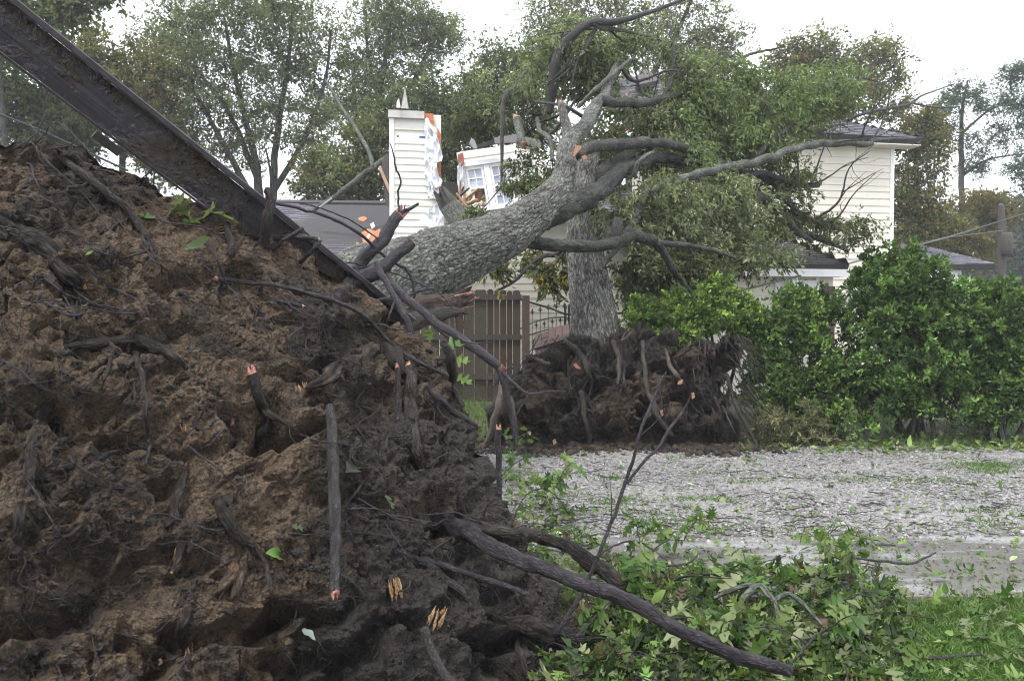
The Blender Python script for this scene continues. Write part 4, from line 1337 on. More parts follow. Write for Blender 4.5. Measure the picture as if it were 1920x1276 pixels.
for k in range(16):
    x = rng.uniform(780, 885)
    y = 596 - (x - 780) * .13
    mb = MB(); A = P(x, y, 6.45); h = rng.uniform(.04, .3)
    tube(mb, [A, A + rng.normal(size=3) * .02 - (0, 0, h * .5), A + rng.normal(size=3) * .03 - (0, 0, h)], [.004, .003, .001], 4, 4, gn=2)
    mb.build('rootlet', BARK_ROOT, oak)

def foliage(parent, blobs, n, nper, leaf, pal, seed, crad=.32, asp=.36, bias=(0, 0, -.7), skel=None, rad0=.035, twigmat=None, wind=(.25, 0, -.1), lmat=None, cvar=.28):
    r = np.random.default_rng(seed)
    cen = in_blobs(blobs, n, r)
    mb = MB()
    grow(cen, skel, rad0, mb, r, seg=4, tmin=.005, up=.2)
    mb.build('twigs', twigmat or BARK_LIMB, parent, smooth=True, kind='stuff')
    mb = MB()
    sprays(mb, cen, crad * r.uniform(.6, 1.3, n), nper, leaf, asp, r, pal, bias=bias, wind=wind, cvar=cvar)
    return mb.build('foliage', lmat or LEAF, parent, kind='stuff')
W1 = 1.0
foliage(oak, [(1060, 130, 90, 60, 12.6, .8, 1.3), (1180, 110, 90, 60, 13, .8, 1.2), (1000, 170, 60, 50, 16.8, .5, 1.0), (1250, 150, 80, 50, 13.3, .8, 1.0), (950, 205, 70, 45, 17, .5, 1.0), (1090, 60, 60, 35, 12.6, .5, .5), (1180, 220, 70, 40, 12.4, .5, .6), (900, 170, 60, 50, 17, .5, .8), (1150, 250, 40, 25, 12, .4, .3)],
        270, 99, .085, OAK_PAL, 51, .40, skel=SK)
foliage(oak, [(1330, 230, 120, 70, 13.2, .9, 2.2), (1450, 190, 110, 70, 13.8, .9, 2.0), (1525, 190, 75, 50, 14.2, .7, 1.0), (1270, 300, 70, 40, 12.2, .5, .8), (1420, 270, 100, 45, 13.4, .6, 1.2), (1370, 160, 90, 50, 13.8, .7, 1.0), (1560, 160, 60, 50, 14.4, .6, .7), (1280, 220, 60, 50, 12.8, .5, .6)],
        350, 99, .085, OAK_BRIGHT + OAK_PAL[:2], 52, .42, skel=SK)
foliage(oak, [(1270, 375, 90, 38, 10.9, .5, 1.2), (1215, 385, 70, 45, 10.5, .4, .9), (1340, 345, 90, 30, 11.6, .5, .8), (1390, 385, 70, 38, 12.3, .5, .8), (1190, 425, 55, 50, 10.4, .3, .6), (1400, 440, 50, 50, 12, .5, .6), (1320, 470, 110, 45, 11.2, .6, .9), (1255, 440, 60, 40, 10.8, .4, .7), (1430, 480, 40, 30, 12, .4, .3), (1170, 370, 40, 20, 10.4, .3, .25), (1350, 410, 60, 25, 11.6, .4, .5)],
        215, 72, .085, OAK_PAL, 53, .38, skel=SK)
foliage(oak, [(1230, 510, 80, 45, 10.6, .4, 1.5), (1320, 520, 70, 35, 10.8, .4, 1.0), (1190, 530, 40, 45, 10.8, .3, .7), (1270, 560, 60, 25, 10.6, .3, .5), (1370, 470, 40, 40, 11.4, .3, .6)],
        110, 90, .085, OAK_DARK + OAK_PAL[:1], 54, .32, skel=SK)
foliage(oak, [(1440, 345, 70, 40, 13.4, .5, 1.1), (1480, 400, 50, 40, 14, .5, 1.1), (1540, 430, 60, 35, 14.6, .5, 1.0), (1610, 420, 45, 40, 15, .4, .7), (1510, 330, 40, 30, 13.6, .4, .5), (1430, 420, 40, 40, 13.4, .4, .9)],
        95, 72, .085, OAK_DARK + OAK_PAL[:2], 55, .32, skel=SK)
foliage(oak, [(1000, 310, 45, 35, 12.4, .4, 1.2), (960, 320, 30, 40, 12.5, .4, .7), (1020, 350, 25, 25, 12.2, .3, .4), (888, 404, 24, 16, 12, .3, .5)],
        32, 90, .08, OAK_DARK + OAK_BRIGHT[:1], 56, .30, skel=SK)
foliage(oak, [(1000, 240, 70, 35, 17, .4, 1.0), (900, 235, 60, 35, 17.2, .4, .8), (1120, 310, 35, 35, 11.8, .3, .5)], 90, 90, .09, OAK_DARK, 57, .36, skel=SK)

# ------------------------------------------------------------------ second oak: leaning trunk with the smaller root plate
oak2 = thing('uprooted_oak_tree', 'grey upright oak trunk torn from the ground with the smaller root plate beside the gravel', 'tree', G(1170, 840))
SK2 = limb(oak2, 'trunk', [(1128, 700, 9.95, 60), (1118, 640, 10.0, 50), (1112, 590, 10.1, 42), (1105, 520, 10.35, 37), (1098, 450, 10.6, 33), (1092, 395, 10.8, 30), (1090, 340, 11.1, 26), (1105, 290, 11.6, 20)], BARK_STAND, 160, 44, gn=.2, wob=.07, disp=bark_disp(.011, 32, 5.5))
SK2 += limb(oak2, 'limb', [(1092, 350, 11.1, 18), (1160, 300, 11.8, 14), (1250, 240, 12.6, 10), (1330, 200, 13.3, 6)], BARK_LIMB, 12)
SK2 += limb(oak2, 'limb', [(1090, 420, 10.7, 6), (1050, 470, 10.8, 5), (1010, 485, 10.9, 4), (960, 530, 10.9, 3), (930, 545, 10.9, 2)], BARK_GREY, 8)
SK2 += limb(oak2, 'limb', [(1060, 470, 10.8, 4), (1030, 500, 10.8, 4), (1000, 520, 10.8, 3), (1060, 560, 10.7, 2)], BARK_LIMB, 7)
foliage(oak2, [(1030, 520, 45, 30, 10.9, .3, 1.2), (1000, 490, 30, 20, 11, .3, .5), (1050, 490, 25, 20, 10.8, .2, .4), (925, 500, 16, 18, 10.6, .2, .3)], 26, 54, .10, OAK_DARK + [(.20, .17, .04)], 58, .24, skel=SK2)
foliage(oak2, [(1200, 270, 60, 40, 12.4, .4, 1), (1300, 260, 60, 40, 13, .4, 1)], 50, 81, .09, OAK_DARK, 59, .36, skel=SK2)

# sawn stub and leaning limb at the chimney
mb = MB(); tube(mb, [P(872, 430, 13.6), P(856, 405, 13.6), P(842, 384, 13.6)], [M(22, 13.6), M(21, 13.6), M(19, 13.6)], 20, 8, tip='broken', tipmat=1)
tag(mb.build('broken_log', [BARK, BARK_LIMB], smooth=True), 'short broken grey log end stuck between the chimney and the tilted windows', 'log')
t = thing('broken_limb', 'long lichened limb leaning from the garage roof up to the chimney', 'branch', P(600, 392, 17.5))
limb(t, 'limb', [(590, 392, 17.6, 4), (640, 360, 17.4, 5), (690, 322, 17.2, 6), (727, 296, 17.0, 6)], BARK_LICHEN, 9)
limb(t, 'limb', [(700, 312, 17.1, 5), (690, 280, 17.3, 4), (640, 200, 18, 3), (610, 150, 18.4, 2)], BARK_LICHEN, 7)
mb = MB(); tube(mb, [P(598, 390, 17.3), P(622, 372, 17.2)], [.02, .018], 5, 3); tag(mb.build('loose_lath', m_plain('grey_lath', (.38, .36, .38), .5)), 'thin pale lath lying on the garage roof ridge', 'lath')

# ------------------------------------------------------------------ shrubs
SH = [(.062, .112, .030), (.080, .140, .036), (.042, .078, .024), (.120, .185, .050)]
SHB = [(.135, .205, .045), (.105, .170, .040), (.175, .245, .055), (.065, .110, .030)]
def shrub(label, base, D, blobs, n, nper, leaf, pal, seed, crad=.22, nst=7, group='shrubs along the far side of the drive'):
    r = np.random.default_rng(seed)
    b = P(base, 800, D); b[2] = gz(b[0], b[1])
    t = thing('shrub', label, 'shrub', b, group)
    mb = MB(); sk = []
    for k in range(nst):
        x, y, rx, ry, DD, dd, wt = blobs[r.integers(0, len(blobs))]
        e = P(x + r.uniform(-.6, .6) * rx, y + r.uniform(-.3, .6) * ry, DD + r.uniform(-.5, .5) * dd)
        s = b + np.array([r.normal() * .16, r.normal() * .16, -.05])
        m = (s * .55 + e * .45) + r.normal(size=3) * .06 + np.array([0, 0, .12])
        C, R = tube(mb, [s, m, e], [.030, .022, .010], 6, 6, gn=.8, wob=.15, rng=r)
        sk += [tuple(c) + (q,) for c, q in zip(C, R)]
    cen = in_blobs(blobs, n, r)
    cen[:, 2] = np.maximum(cen[:, 2], .12)
    grow(cen, sk, .03, mb, r, tmin=.004, up=.1)
    mb.build('stems', BARK_LIMB, t, smooth=True)
    mb = MB()
    sprays(mb, cen, crad * r.uniform(.6, 1.3, n), nper, leaf, .55, r, pal, bias=(0, -.1, .35), var=.28, cvar=.36, flat=1.0)
    mb.build('foliage', LEAF_SHRUB, t, kind='stuff')
    return t
shrub('large dark green rounded shrub, the tallest right of the root plate', 1712, 9.9,
      [(1690, 510, 90, 50, 10.1, .5, 1.5), (1650, 580, 100, 70, 10, .6, 1.8), (1740, 590, 90, 80, 10, .6, 1.8), (1690, 680, 130, 60, 9.9, .6, 1.8), (1740, 740, 80, 45, 9.8, .5, .9), (1640, 730, 70, 45, 9.9, .4, .7), (1790, 660, 45, 70, 10, .4, .8)],
      600, 63, .062, SH, 61, .165, 9)
shrub('dark shrub at the right edge behind the gravel', 1860, 9.8,
      [(1890, 590, 75, 70, 10, .5, 1.5), (1850, 640, 65, 70, 9.9, .5, 1.3), (1890, 710, 80, 60, 9.8, .5, 1.3), (1960, 640, 70, 110, 10, .5, 1.2), (1830, 570, 40, 40, 10.2, .3, .5), (1860, 760, 70, 35, 9.8, .4, .4)],
      460, 63, .062, SH, 62, .165, 8)
shrub('bright yellow-green shrub draped over the top of the smaller root plate', 1330, 10.6,
      [(1290, 590, 90, 45, 10.0, .35, 1.8), (1215, 590, 45, 35, 9.9, .25, .8), (1350, 580, 70, 45, 10.2, .4, 1.2), (1340, 545, 35, 22, 10.1, .25, .5), (1270, 640, 60, 30, 9.75, .2, .7), (1390, 600, 50, 40, 10.2, .3, .6)],
      360, 63, .050, SHB, 63, .145, 7)
shrub('loose green shrub in front of the window between the root plate and the tall shrub', 1500, 10.0,
      [(1450, 620, 70, 60, 10.2, .4, 1.3), (1530, 600, 60, 60, 10.2, .4, 1.2), (1470, 720, 75, 60, 10, .4, 1.2), (1540, 690, 60, 70, 10, .4, 1.1), (1560, 770, 80, 40, 9.8, .4, .8), (1430, 680, 50, 60, 10.1, .3, .8), (1500, 560, 45, 22, 10.3, .3, .4)],
      400, 54, .060, SH + SHB[:1], 64, .16, 8)
r = np.random.default_rng(66)
b = G(1465, 835)
t = thing('weedy_plant', 'pale dusty weed clump at the right foot of the smaller root plate', 'plant', b)
cen = in_blobs([(1450, 790, 45, 35, 9.5, .25, 1), (1520, 790, 40, 35, 9.5, .25, 1), (1490, 815, 70, 18, 9.4, .2, .8)], 46, r)
mb = MB()
for c in cen:
    s = c * 1.0; s[2] = .03; s[:2] += r.normal(size=2) * .05
    tube(mb, [s, (s + c) / 2 + r.normal(size=3) * .02, c], [.006, .005, .003], 4, 3, wob=0)
mb.build('stems', BARK_GREY, t)
mb = MB(); sprays(mb, cen, .15, 36, .075, .3, r, [(.16, .165, .09), (.125, .14, .07), (.19, .18, .11)], bias=(0, 0, .2)); mb.build('foliage', LEAF, t, kind='stuff')
# ------------------------------------------------------------------ root plates
def plane_hit(p0, n, x, y):
    r = ray(x, y)
    o = np.array([0, 0, CAMH])
    return o + r * (((p0 - o) @ n) / (r @ n))

def plate(name, parent, mat, center, outline, p0, n, bulge, thick, nr, nt_, seed, dispf, clayf, nb=10):
    """lump of soil: a bulging ragged face with a rounded rim and a back"""
    outline = np.array(outline, float)
    c = np.array(center, float)
    # boundary at even angles
    ang = np.arctan2(outline[:, 1] - c[1], outline[:, 0] - c[0])
    th = np.linspace(-np.pi, np.pi, nt_, endpoint=False)
    rad = np.zeros(nt_)
    for k, t in enumerate(th):
        d = np.array([np.cos(t), np.sin(t)])
        best = 0
        for a in range(len(outline)):
            p, q = outline[a], outline[(a + 1) % len(outline)]
            e = q - p
            den = d[0] * e[1] - d[1] * e[0]
            if abs(den) < 1e-9:
                continue
            w_ = p - c
            s = (w_[0] * e[1] - w_[1] * e[0]) / den
            u = (w_[0] * d[1] - w_[1] * d[0]) / den
            if s > 0 and -1e-9 <= u <= 1 + 1e-9:
                best = max(best, s)
        rad[k] = best
    for _ in range(3):
        rad = (np.roll(rad, 1) + 2 * rad + np.roll(rad, -1)) / 4
    Bw = np.array([plane_hit(p0, n, c[0] + r * np.cos(t), c[1] + r * np.sin(t)) for r, t in zip(rad, th)])
    Cw = plane_hit(p0, n, *c)
    rows = []
    rr = (np.arange(1, nr + 1) / nr) ** .72
    for r in rr:
        q = Cw + (Bw - Cw) * r
        rows.append(q + n * bulge * (1 - r ** 3))
    for k in range(1, nb + 1):
        f = k / nb
        rows.append(Cw + (Bw - Cw) * (1 + .03 * math.sin(math.pi * f) - .25 * f * f) - n * thick * f)
    m = len(rows)
    V = np.array(rows)                       # m, nt, 3
    du = np.roll(V, -1, 1) - np.roll(V, 1, 1)
    dv = np.gradient(V, axis=0)
    N = unit(np.cross(du, dv))
    if (N[3].mean(0) @ n) < 0:
        N = -N
    V = V.reshape(-1, 3)
    N = N.reshape(-1, 3)
    V = dispf(V, N, n)
    V = np.vstack([V, V[:nt_].mean(0)])
    i = np.arange(m - 1)[:, None] * nt_
    j = np.arange(nt_)[None]
    j2 = (j + 1) % nt_
    Fq = np.stack([i + j, i + j2, i + nt_ + j2, i + nt_ + j], -1).reshape(-1, 4)
    cen = len(V) - 1
    tri = np.stack([np.full(nt_, cen), j2[0], j[0]], -1)
    mb = MB()
    rcol = np.concatenate([np.repeat(np.concatenate([rr, np.ones(nb)]), nt_), [0.]])
    clay = clayf(V, rcol)
    mb.add(V, Fq, 0, np.repeat(clay[:, None], 3, 1))
    mb.polys.append((tri, 0))
    o = mb.build(name, mat, parent, smooth=True)
    # coarse copy for setting roots on the surface
    g = V[:-1].reshape(m, nt_, 3)[::4, ::4]
    a, b = g.shape[:2]
    gi = np.arange(a - 1)[:, None] * b
    gj = np.arange(b)[None]
    gq = np.stack([gi + gj, gi + (gj + 1) % b, gi + b + (gj + 1) % b, gi + b + gj], -1).reshape(-1, 4)
    bvh = BVHTree.FromPolygons(g.reshape(-1, 3).tolist(), gq.tolist())
    return o, bvh

# dark hollows of the face: photo place, size, depth in metres
HOLLOWS = [(545, 822, 75, 38, .32), (690, 770, 60, 70, .16), (150, 560, 45, 28, .16), (230, 860, 60, 40, .14), (260, 660, 70, 40, .14), (430, 1205, 150, 34, .30), (80, 1180, 110, 60, .22), (640, 1225, 90, 34, .26), (930, 1215, 60, 45, .34), (930, 1120, 45, 26, .18), (280, 1070, 60, 40, .14), (95, 790, 50, 50, .14), (850, 985, 45, 26, .22), (620, 700, 50, 26, .16), (60, 480, 60, 30, .08), (420, 900, 40, 18, .10), (800, 1140, 30, 20, .10), (740, 620, 40, 24, .12), (400, 680, 60, 25, .07), (960, 1040, 36, 22, .12)]

def mound_disp(V, N, n):
    d = .065 * fbm(V * 1.9 + 3, 4)
    led = V * np.array([3.4, 3.4, 5.2])
    d += .022 * (ridged(led + .35 * np.c_[perlin(V * 5), perlin(V * 5 + 9), perlin(V * 5 + 31)] + 11, 4) - 1.2)
    wv = .7 * np.c_[perlin(V * 7), perlin(V * 7 + 20), perlin(V * 7 + 40)]
    k1 = sstep(-.25, .25, fbm(V * 2.6 + 60, 2) + .35 * sstep(-.9, .2, V[:, 0]))
    f1, f2 = worley(V * 9.5 + wv)
    d += .018 * k1 * (.55 - f1)
    g1, g2 = worley(V * 21 + wv * 1.5)
    d += (.009 + .022 * k1) * (.5 - g1)
    h1, h2 = worley(V * 47 + wv * 2)
    d += (.004 + .011 * k1) * (.5 - h1)
    d += .022 * fbm(V * 15 + 5, 5, .62)
    crack = sstep(.10, .0, np.abs(perlin(V * 4.4 + wv * .8 + 77))) * sstep(.0, .25, fbm(V * 1.7 + 140, 2))
    d -= .045 * crack
    warp = .14 * np.c_[perlin(V * 6 + 3), perlin(V * 6 + 53), perlin(V * 6 + 93)]
    for hx, hy, rx, ry, dp in HOLLOWS:
        c = plane_hit(p1, mn, hx, hy)
        q = V - c + warp
        q = q - np.outer(q @ n, n)
        ex, ey = q[:, 0] / M(rx, c[1]), q[:, 2] / M(ry, c[1]) / .72
        d -= .7 * dp * sstep(1.35, .35, np.sqrt(ex * ex + ey * ey))
    d -= .10 * sstep(.30, .50, fbm(V * 2.1 + 91, 3))
    d -= .06 * sstep(.30, .52, fbm(V * np.array([5., 5., 6.5]) + 31, 2))
    J = np.c_[perlin(V * 9 + 7), perlin(V * 9 + 27), perlin(V * 9 + 47)] * .02
    J[:, 2] -= .045 * np.clip(fbm(V * 5 + 19, 3), 0, 1)
    return V + N * d[:, None] + J

p1 = P(500, 1276, 2.75); p2 = P(100, 280, 3.75); p3 = P(1100, 1240, 3.55)
mn = unit(np.cross(p3 - p1, p2 - p1))
if mn[1] > 0:
    mn = -mn
outline = [(-230, 215), (-100, 235), (0, 250), (60, 262), (130, 268), (200, 290), (270, 330), (330, 370), (400, 405), (470, 412), (530, 440), (600, 482), (660, 530), (716, 572), (765, 606), (806, 640), (838, 690), (862, 750), (895, 820), (922, 890), (945, 940), (985, 1010), (1015, 1070), (1052, 1135), (1105, 1190), (1145, 1222), (1160, 1270), (1140, 1340), (900, 1420), (300, 1450), (-150, 1450), (-300, 1300), (-310, 700)]
mound, MBVH = plate('root_plate', oak, MUD, (330, 960), outline, p1, mn, .16, .95, 600, 1120, 1, mound_disp,
                    lambda V, r: 1 - sstep(-1.05, -.05, V[:, 0] + .55 * fbm(V * 1.5 + 8, 3)) * (.75 + .25 * r))

def on(x, y, off=0.0, bvh=None, Dd=4.0):
    r = ray(x, y)
    rl = np.linalg.norm(r)
    hit = (bvh or MBVH).ray_cast(Vector((0, 0, CAMH)), Vector(r))
    if hit[0] is None:
        return P(x, y, Dd)
    p = np.array(hit[0])
    return p - r / rl * off

rt = np.random.default_rng(70)
def root(pts, mat=BARK_ROOT, tip='round', tipm=WOOD_RED, off=.02, seg=9, sub=7, gn=.9, wob=.22, name='root', par_=None, start='round', disp=True):
    """pts: (x, y, r px[, D]); without a depth the point lies on the mud face"""
    W, R = [], []
    for q in pts:
        if len(q) == 4 and q[3] is not None:
            p = P(q[0], q[1], q[3])
        else:
            k_ = len(W)
            o_ = off
            if k_ == 0 and start == 'round':
                o_ = -.5 * M(q[2], 4)
            elif k_ == len(pts) - 1 and tip == 'round':
                o_ = off * .2
            p = on(q[0], q[1], o_)
        W.append(p)
        R.append(M(q[2], p[1]))
    # even out sudden jumps of depth
    mb = MB()
    tube(mb, W, R, seg, sub, gn=gn, wob=wob, tip=tip, start=start, rng=rt, disp=(bark_disp(min(.006, max(R) * .14), 1.1 / max(R), .32 / max(R)) if disp and max(R) > .012 else None))
    o = mb.build(name, [mat, tipm], par_ or mound, smooth=True)
    return o

# stout roots and root ends in the mud face
hs = [(618, 762, 8), (622, 800, 10), (626, 900, 11), (629, 1000, 11), (628, 1060, 10), (629, 1112, 9)]
ys_ = np.linspace(762, 1112, 24)
ds_ = np.array([min(on(622 + dx_, y_)[1] for dx_ in (-8, 0, 10)) for y_ in ys_])
ln_ = np.linspace(ds_[0] - .03, ds_[-1] - .08, 24)
ln_ += min(0, (ds_ - ln_).min() - .03)
root([(x_, y_, r_, float(np.interp(y_, ys_, ln_))) for x_, y_, r_ in hs], BARK_GREY, 'broken', gn=.25, wob=.1, seg=14)
root([(832, 972, 14), (862, 990, 17), (900, 1012, 16, 3.40), (960, 1040, 15, 3.30), (1050, 1076, 14, 3.22), (1150, 1112, 14, 3.14), (1250, 1166, 14, 3.08), (1350, 1215, 13, 3.04), (1420, 1240, 13, 3.02), (1482, 1258, 11, 3.02)], BARK_WET, 'cut', BARK_WET, off=.06, seg=18, gn=.35, wob=.12, sub=10)
root([(880, 985, 12), (940, 1000, 14), (990, 1000, 13, 3.9), (1040, 1012, 12, 3.9), (1100, 1045, 14, 3.85), (1150, 1085, 14, 3.8), (1195, 1108, 6, 3.75)], BARK_ROOT, off=.03, wob=.4, seg=12)
root([(765, 700, 12), (772, 760, 13), (780, 820, 13), (792, 880, 9)], BARK_ROOT, off=.03, seg=16, sub=10, wob=.35, gn=.7)
root([(780, 770, 10), (772, 720, 10), (768, 690, 9)], BARK_ROOT, 'broken', WOOD, off=.13, gn=.3)
root([(745, 790, 7), (748, 740, 7), (745, 690, 5)], BARK_ROOT, 'broken', WOOD_RED, off=.10, gn=.3)
root([(630, 560, 12), (655, 535, 15, 4.45), (700, 510, 14, 4.5), (740, 484, 11, 4.55), (774, 455, 9, 4.6)], BARK_WET, 'cut', WOOD, off=.05, seg=12, gn=.5)
root([(650, 540, 10), (662, 510, 13, 4.6), (700, 468, 13, 4.65), (725, 435, 12, 4.7), (747, 404, 11, 4.75)], BARK_WET, 'broken', WOOD_RED, off=.05, seg=12, gn=.6)
root([(746, 408, 5, 4.74), (760, 396, 4, 4.75), (784, 382, 3, 4.78)], BARK_WET, off=.05, seg=6)
root([(744, 410, 2.2, 4.73), (748, 390, 2, 4.73), (746, 362, 2.2, 4.73), (752, 340, 2, 4.73), (742, 312, 2, 4.73), (738, 290, 1.5, 4.73), (731, 268, .8, 4.73)], BARK_WET, off=0, seg=5, gn=1.2)
root([(750, 405, 2, 4.73), (757, 395, 1.6, 4.73), (760, 383, .8, 4.73)], BARK_WET, seg=5)
root([(-10, 405, 14), (30, 430, 19), (75, 465, 21), (120, 503, 19), (152, 532, 12)], m_bark('barky_root', (.014, .011, .010), (.060, .050, .045), (.085, .07, .055), 34, 12, .3, .016), 'broken', WOOD, off=.015, seg=26, sub=14, wob=.5, gn=.8)
root([(120, 300, 6), (160, 330, 8), (200, 360, 8), (240, 395, 7), (275, 440, 6), (292, 470, 3)], BARK_ROOT, off=.035)
root([(275, 445, 4), (285, 470, 2), (302, 500, 1.4), (304, 515, .8)], BARK_ROOT, off=.03)
root([(472, 700, 10), (482, 735, 10), (495, 765, 9), (520, 785, 6), (553, 806, 3)], BARK_ROOT, off=.06, start='broken', tip='round', gn=.6)
root([(500, 780, 8), (488, 810, 9), (480, 835, 8)], BARK_ROOT, off=.05)
root([(120, 650, 5), (180, 640, 9), (240, 640, 12), (290, 648, 12), (325, 668, 8), (350, 690, 4)], BARK_ROOT, off=.05, wob=.4)
root([(248, 650, 6), (262, 690, 6), (272, 730, 5), (274, 780, 5), (280, 830, 4), (272, 870, 3)], BARK_ROOT, off=.08, gn=1.2)
root([(210, 660, 4), (200, 700, 3), (190, 730, 1.5)], BARK_ROOT, off=.06)
root([(408, 935, 9), (425, 975, 12), (448, 1005, 12), (475, 1020, 8), (495, 1050, 5), (509, 1105, 5), (510, 1130, 4), (500, 1180, 3), (497, 1200, 2)], BARK_ROOT, off=.06, gn=.6, seg=11)
root([(440, 1050, 8), (432, 1080, 12), (418, 1100, 9), (400, 1115, 4)], m_bark('tan_root', (.035, .022, .014), (.15, .095, .055), (.20, .13, .08), 50, 20, .3, .01), off=.05, wob=.4)
root([(460, 1040, 6), (452, 1075, 9), (440, 1110, 8), (432, 1122, 4)], m_bark('tan_root_b', (.035, .022, .014), (.12, .08, .05), (.18, .12, .075), 50, 20, .3, .01), off=.05, wob=.4)
root([(350, 880, 5), (338, 925, 8), (322, 960, 9), (312, 985, 6)], BARK_ROOT, off=.04, wob=.35)
root([(345, 1010, 8), (338, 1035, 8), (322, 1072, 3)], BARK_ROOT, 'broken', WOOD, off=.05, wob=.3)
root([(740, 1032, 6), (790, 1052, 7), (830, 1078, 7), (862, 1100, 7), (878, 1122, 5)], BARK_WET, off=.03)
root([(788, 1044, 5), (840, 1062, 5), (900, 1082, 5, 3.3), (950, 1098, 5, 3.28), (992, 1114, 4, 3.26)], BARK_WET, 'cut', BARK_WET, off=.04, gn=.2)
root([(870, 1135, 8), (910, 1152, 15), (960, 1168, 17), (1030, 1188, 17), (1085, 1210, 15), (1112, 1224, 9)], BARK_ROOT, 'broken', WOOD_RED, off=.0, seg=30, sub=16, wob=.6, gn=.8)
root([(880, 1205, 5), (920, 1228, 6), (965, 1262, 6), (990, 1285, 5)], BARK_ROOT, off=.05)
root([(962, 1195, 6), (980, 1235, 6), (1000, 1290, 5)], BARK_ROOT, off=.05)
root([(100, 885, 3), (140, 868, 7), (190, 856, 6), (228, 842, 3)], BARK_GREY, off=.02, wob=.4)
root([(100, 690, 8), (85, 760, 11), (62, 850, 12), (40, 960, 11), (20, 1060, 7)], BARK_ROOT, off=.0, wob=.5, seg=16, sub=14)
root([(575, 735, 5), (600, 716, 12), (640, 692, 17), (690, 664, 15), (720, 645, 8)], m_bark('fibrous_root', (.025, .018, .013), (.095, .066, .045), (.13, .10, .07), 40, 9, .3, .014), 'round', off=.015, seg=26, sub=14, wob=.55, start='broken', tipm=WOOD)
root([(300, 1240, 6), (320, 1215, 8), (345, 1170, 10), (352, 1140, 7)], BARK_ROOT, start='broken', tipm=WOOD, off=.05)
root([(660, 610, 8), (700, 640, 12), (740, 668, 14), (760, 700, 10)], BARK_ROOT, off=.03, wob=.35)
root([(832, 640, 8), (850, 680, 9), (850, 720, 7), (868, 760, 5)], BARK_ROOT, off=.03)
root([(436, 492, 6), (430, 455, 7), (426, 420, 6)], BARK_ROOT, off=.06, tip='broken')
root([(455, 492, 5), (454, 440, 6), (452, 395, 5)], BARK_ROOT, off=.06)
root([(490, 460, 9), (500, 420, 10), (505, 385, 9), (502, 355, 7)], BARK_ROOT, off=.05, wob=.4)
root([(505, 385, 3, 4.2), (508, 350, 2, 4.2), (503, 300, 2, 4.2), (496, 275, 1, 4.2)], BARK_WET, seg=5)
root([(430, 440, 5), (490, 446, 6), (560, 444, 5), (597, 448, 4)], BARK_WET, 'broken', WOOD, off=.10, gn=.3)
root([(510, 470, 3), (540, 445, 4), (568, 427, 3)], BARK_WET, off=.1)
root([(562, 492, 4), (585, 470, 4), (600, 450, 4)], BARK_WET, 'cut', WOOD_PALE, off=.12)
root([(500, 562, 4), (530, 565, 5), (566, 574, 4)], BARK_WET, 'broken', WOOD_PALE, off=.06, gn=.3)
root([(660, 556, 4), (700, 562, 4, 4.35), (742, 562, 4, 4.4)], BARK_WET, off=.06)
# long whippy twigs over the top of the face
for pts in ([(480, 376, 3), (540, 386, 3), (620, 409, 3), (672, 437, 3), (729, 486, 3), (764, 507, 3), (777, 545, 3), (776, 558, 2)],
            [(480, 437, 4), (520, 466, 4), (567, 490, 4), (620, 530, 4), (661, 564, 4), (700, 610, 3)],
            [(640, 500, 2), (680, 502, 2), (720, 490, 3), (755, 500, 2), (770, 510, 2)],
            [(560, 380, 1.5), (600, 390, 1.5), (660, 415, 1.5), (720, 455, 1.5)],
            [(570, 505, 2), (600, 500, 2.4), (650, 492, 2), (690, 500, 1.5)],
            [(770, 552, 3), (790, 545, 3), (815, 540, 2)],
            [(700, 500, 1.3), (760, 520, 1.3), (820, 548, 1.3), (850, 580, 1)]):
    D0 = 4.15
    root([(x, y, r, D0 + (x - 480) * .0022) for x, y, r in pts], BARK_WET, off=0, seg=6, gn=1.2)
root([(405, 523, 5), (425, 524, 4), (470, 530, 4), (520, 535, 4), (570, 548, 4), (620, 562, 4), (680, 590, 4), (730, 640, 4), (780, 675, 4), (850, 710, 3)], BARK_WET, off=.09, start='broken', gn=.4, seg=8)
root([(415, 524, 3), (408, 535, 3), (404, 556, 2)], BARK_WET, off=.07, tip='broken')
root([(784, 714, 5), (815, 738, 6), (845, 765, 6), (872, 784, 5), (896, 798, 4)], BARK_WET, 'broken', WOOD_RED, off=.06, gn=.4)

# hair roots all over the face
hr = np.random.default_rng(72)
for k in range(250):
    x = hr.uniform(0, 1060); y = hr.uniform(300, 1260)
    h = MBVH.ray_cast(Vector((0, 0, CAMH)), Vector(ray(x, y)))
    if h[0] is None:
        continue
    a = hr.normal() * .9
    L = hr.uniform(30, 130)
    r0 = abs(hr.normal()) * .9 + .8
    if hr.random() < .10:
        r0 += hr.uniform(1.0, 2.5)
    n_ = 5
    pts = []
    ok = True
    for q in range(n_):
        t = q / (n_ - 1)
        xx = x + math.sin(a + t * hr.normal() * .6) * L * t + hr.normal() * 4
        yy = y + math.cos(a) * L * t * .9 + 12 * t * t + hr.normal() * 4
        if MBVH.ray_cast(Vector((0, 0, CAMH)), Vector(ray(xx, yy)))[0] is None:
            ok = False
        pts.append((xx, yy, max(.5, r0 * (1 - t * .7))))
    if not ok:
        continue
    root(pts, [BARK_ROOT, BARK_WET, BARK_GREY][hr.integers(0, 3)], off=hr.uniform(.01, .05), seg=5, sub=4, gn=1.0, disp=False)

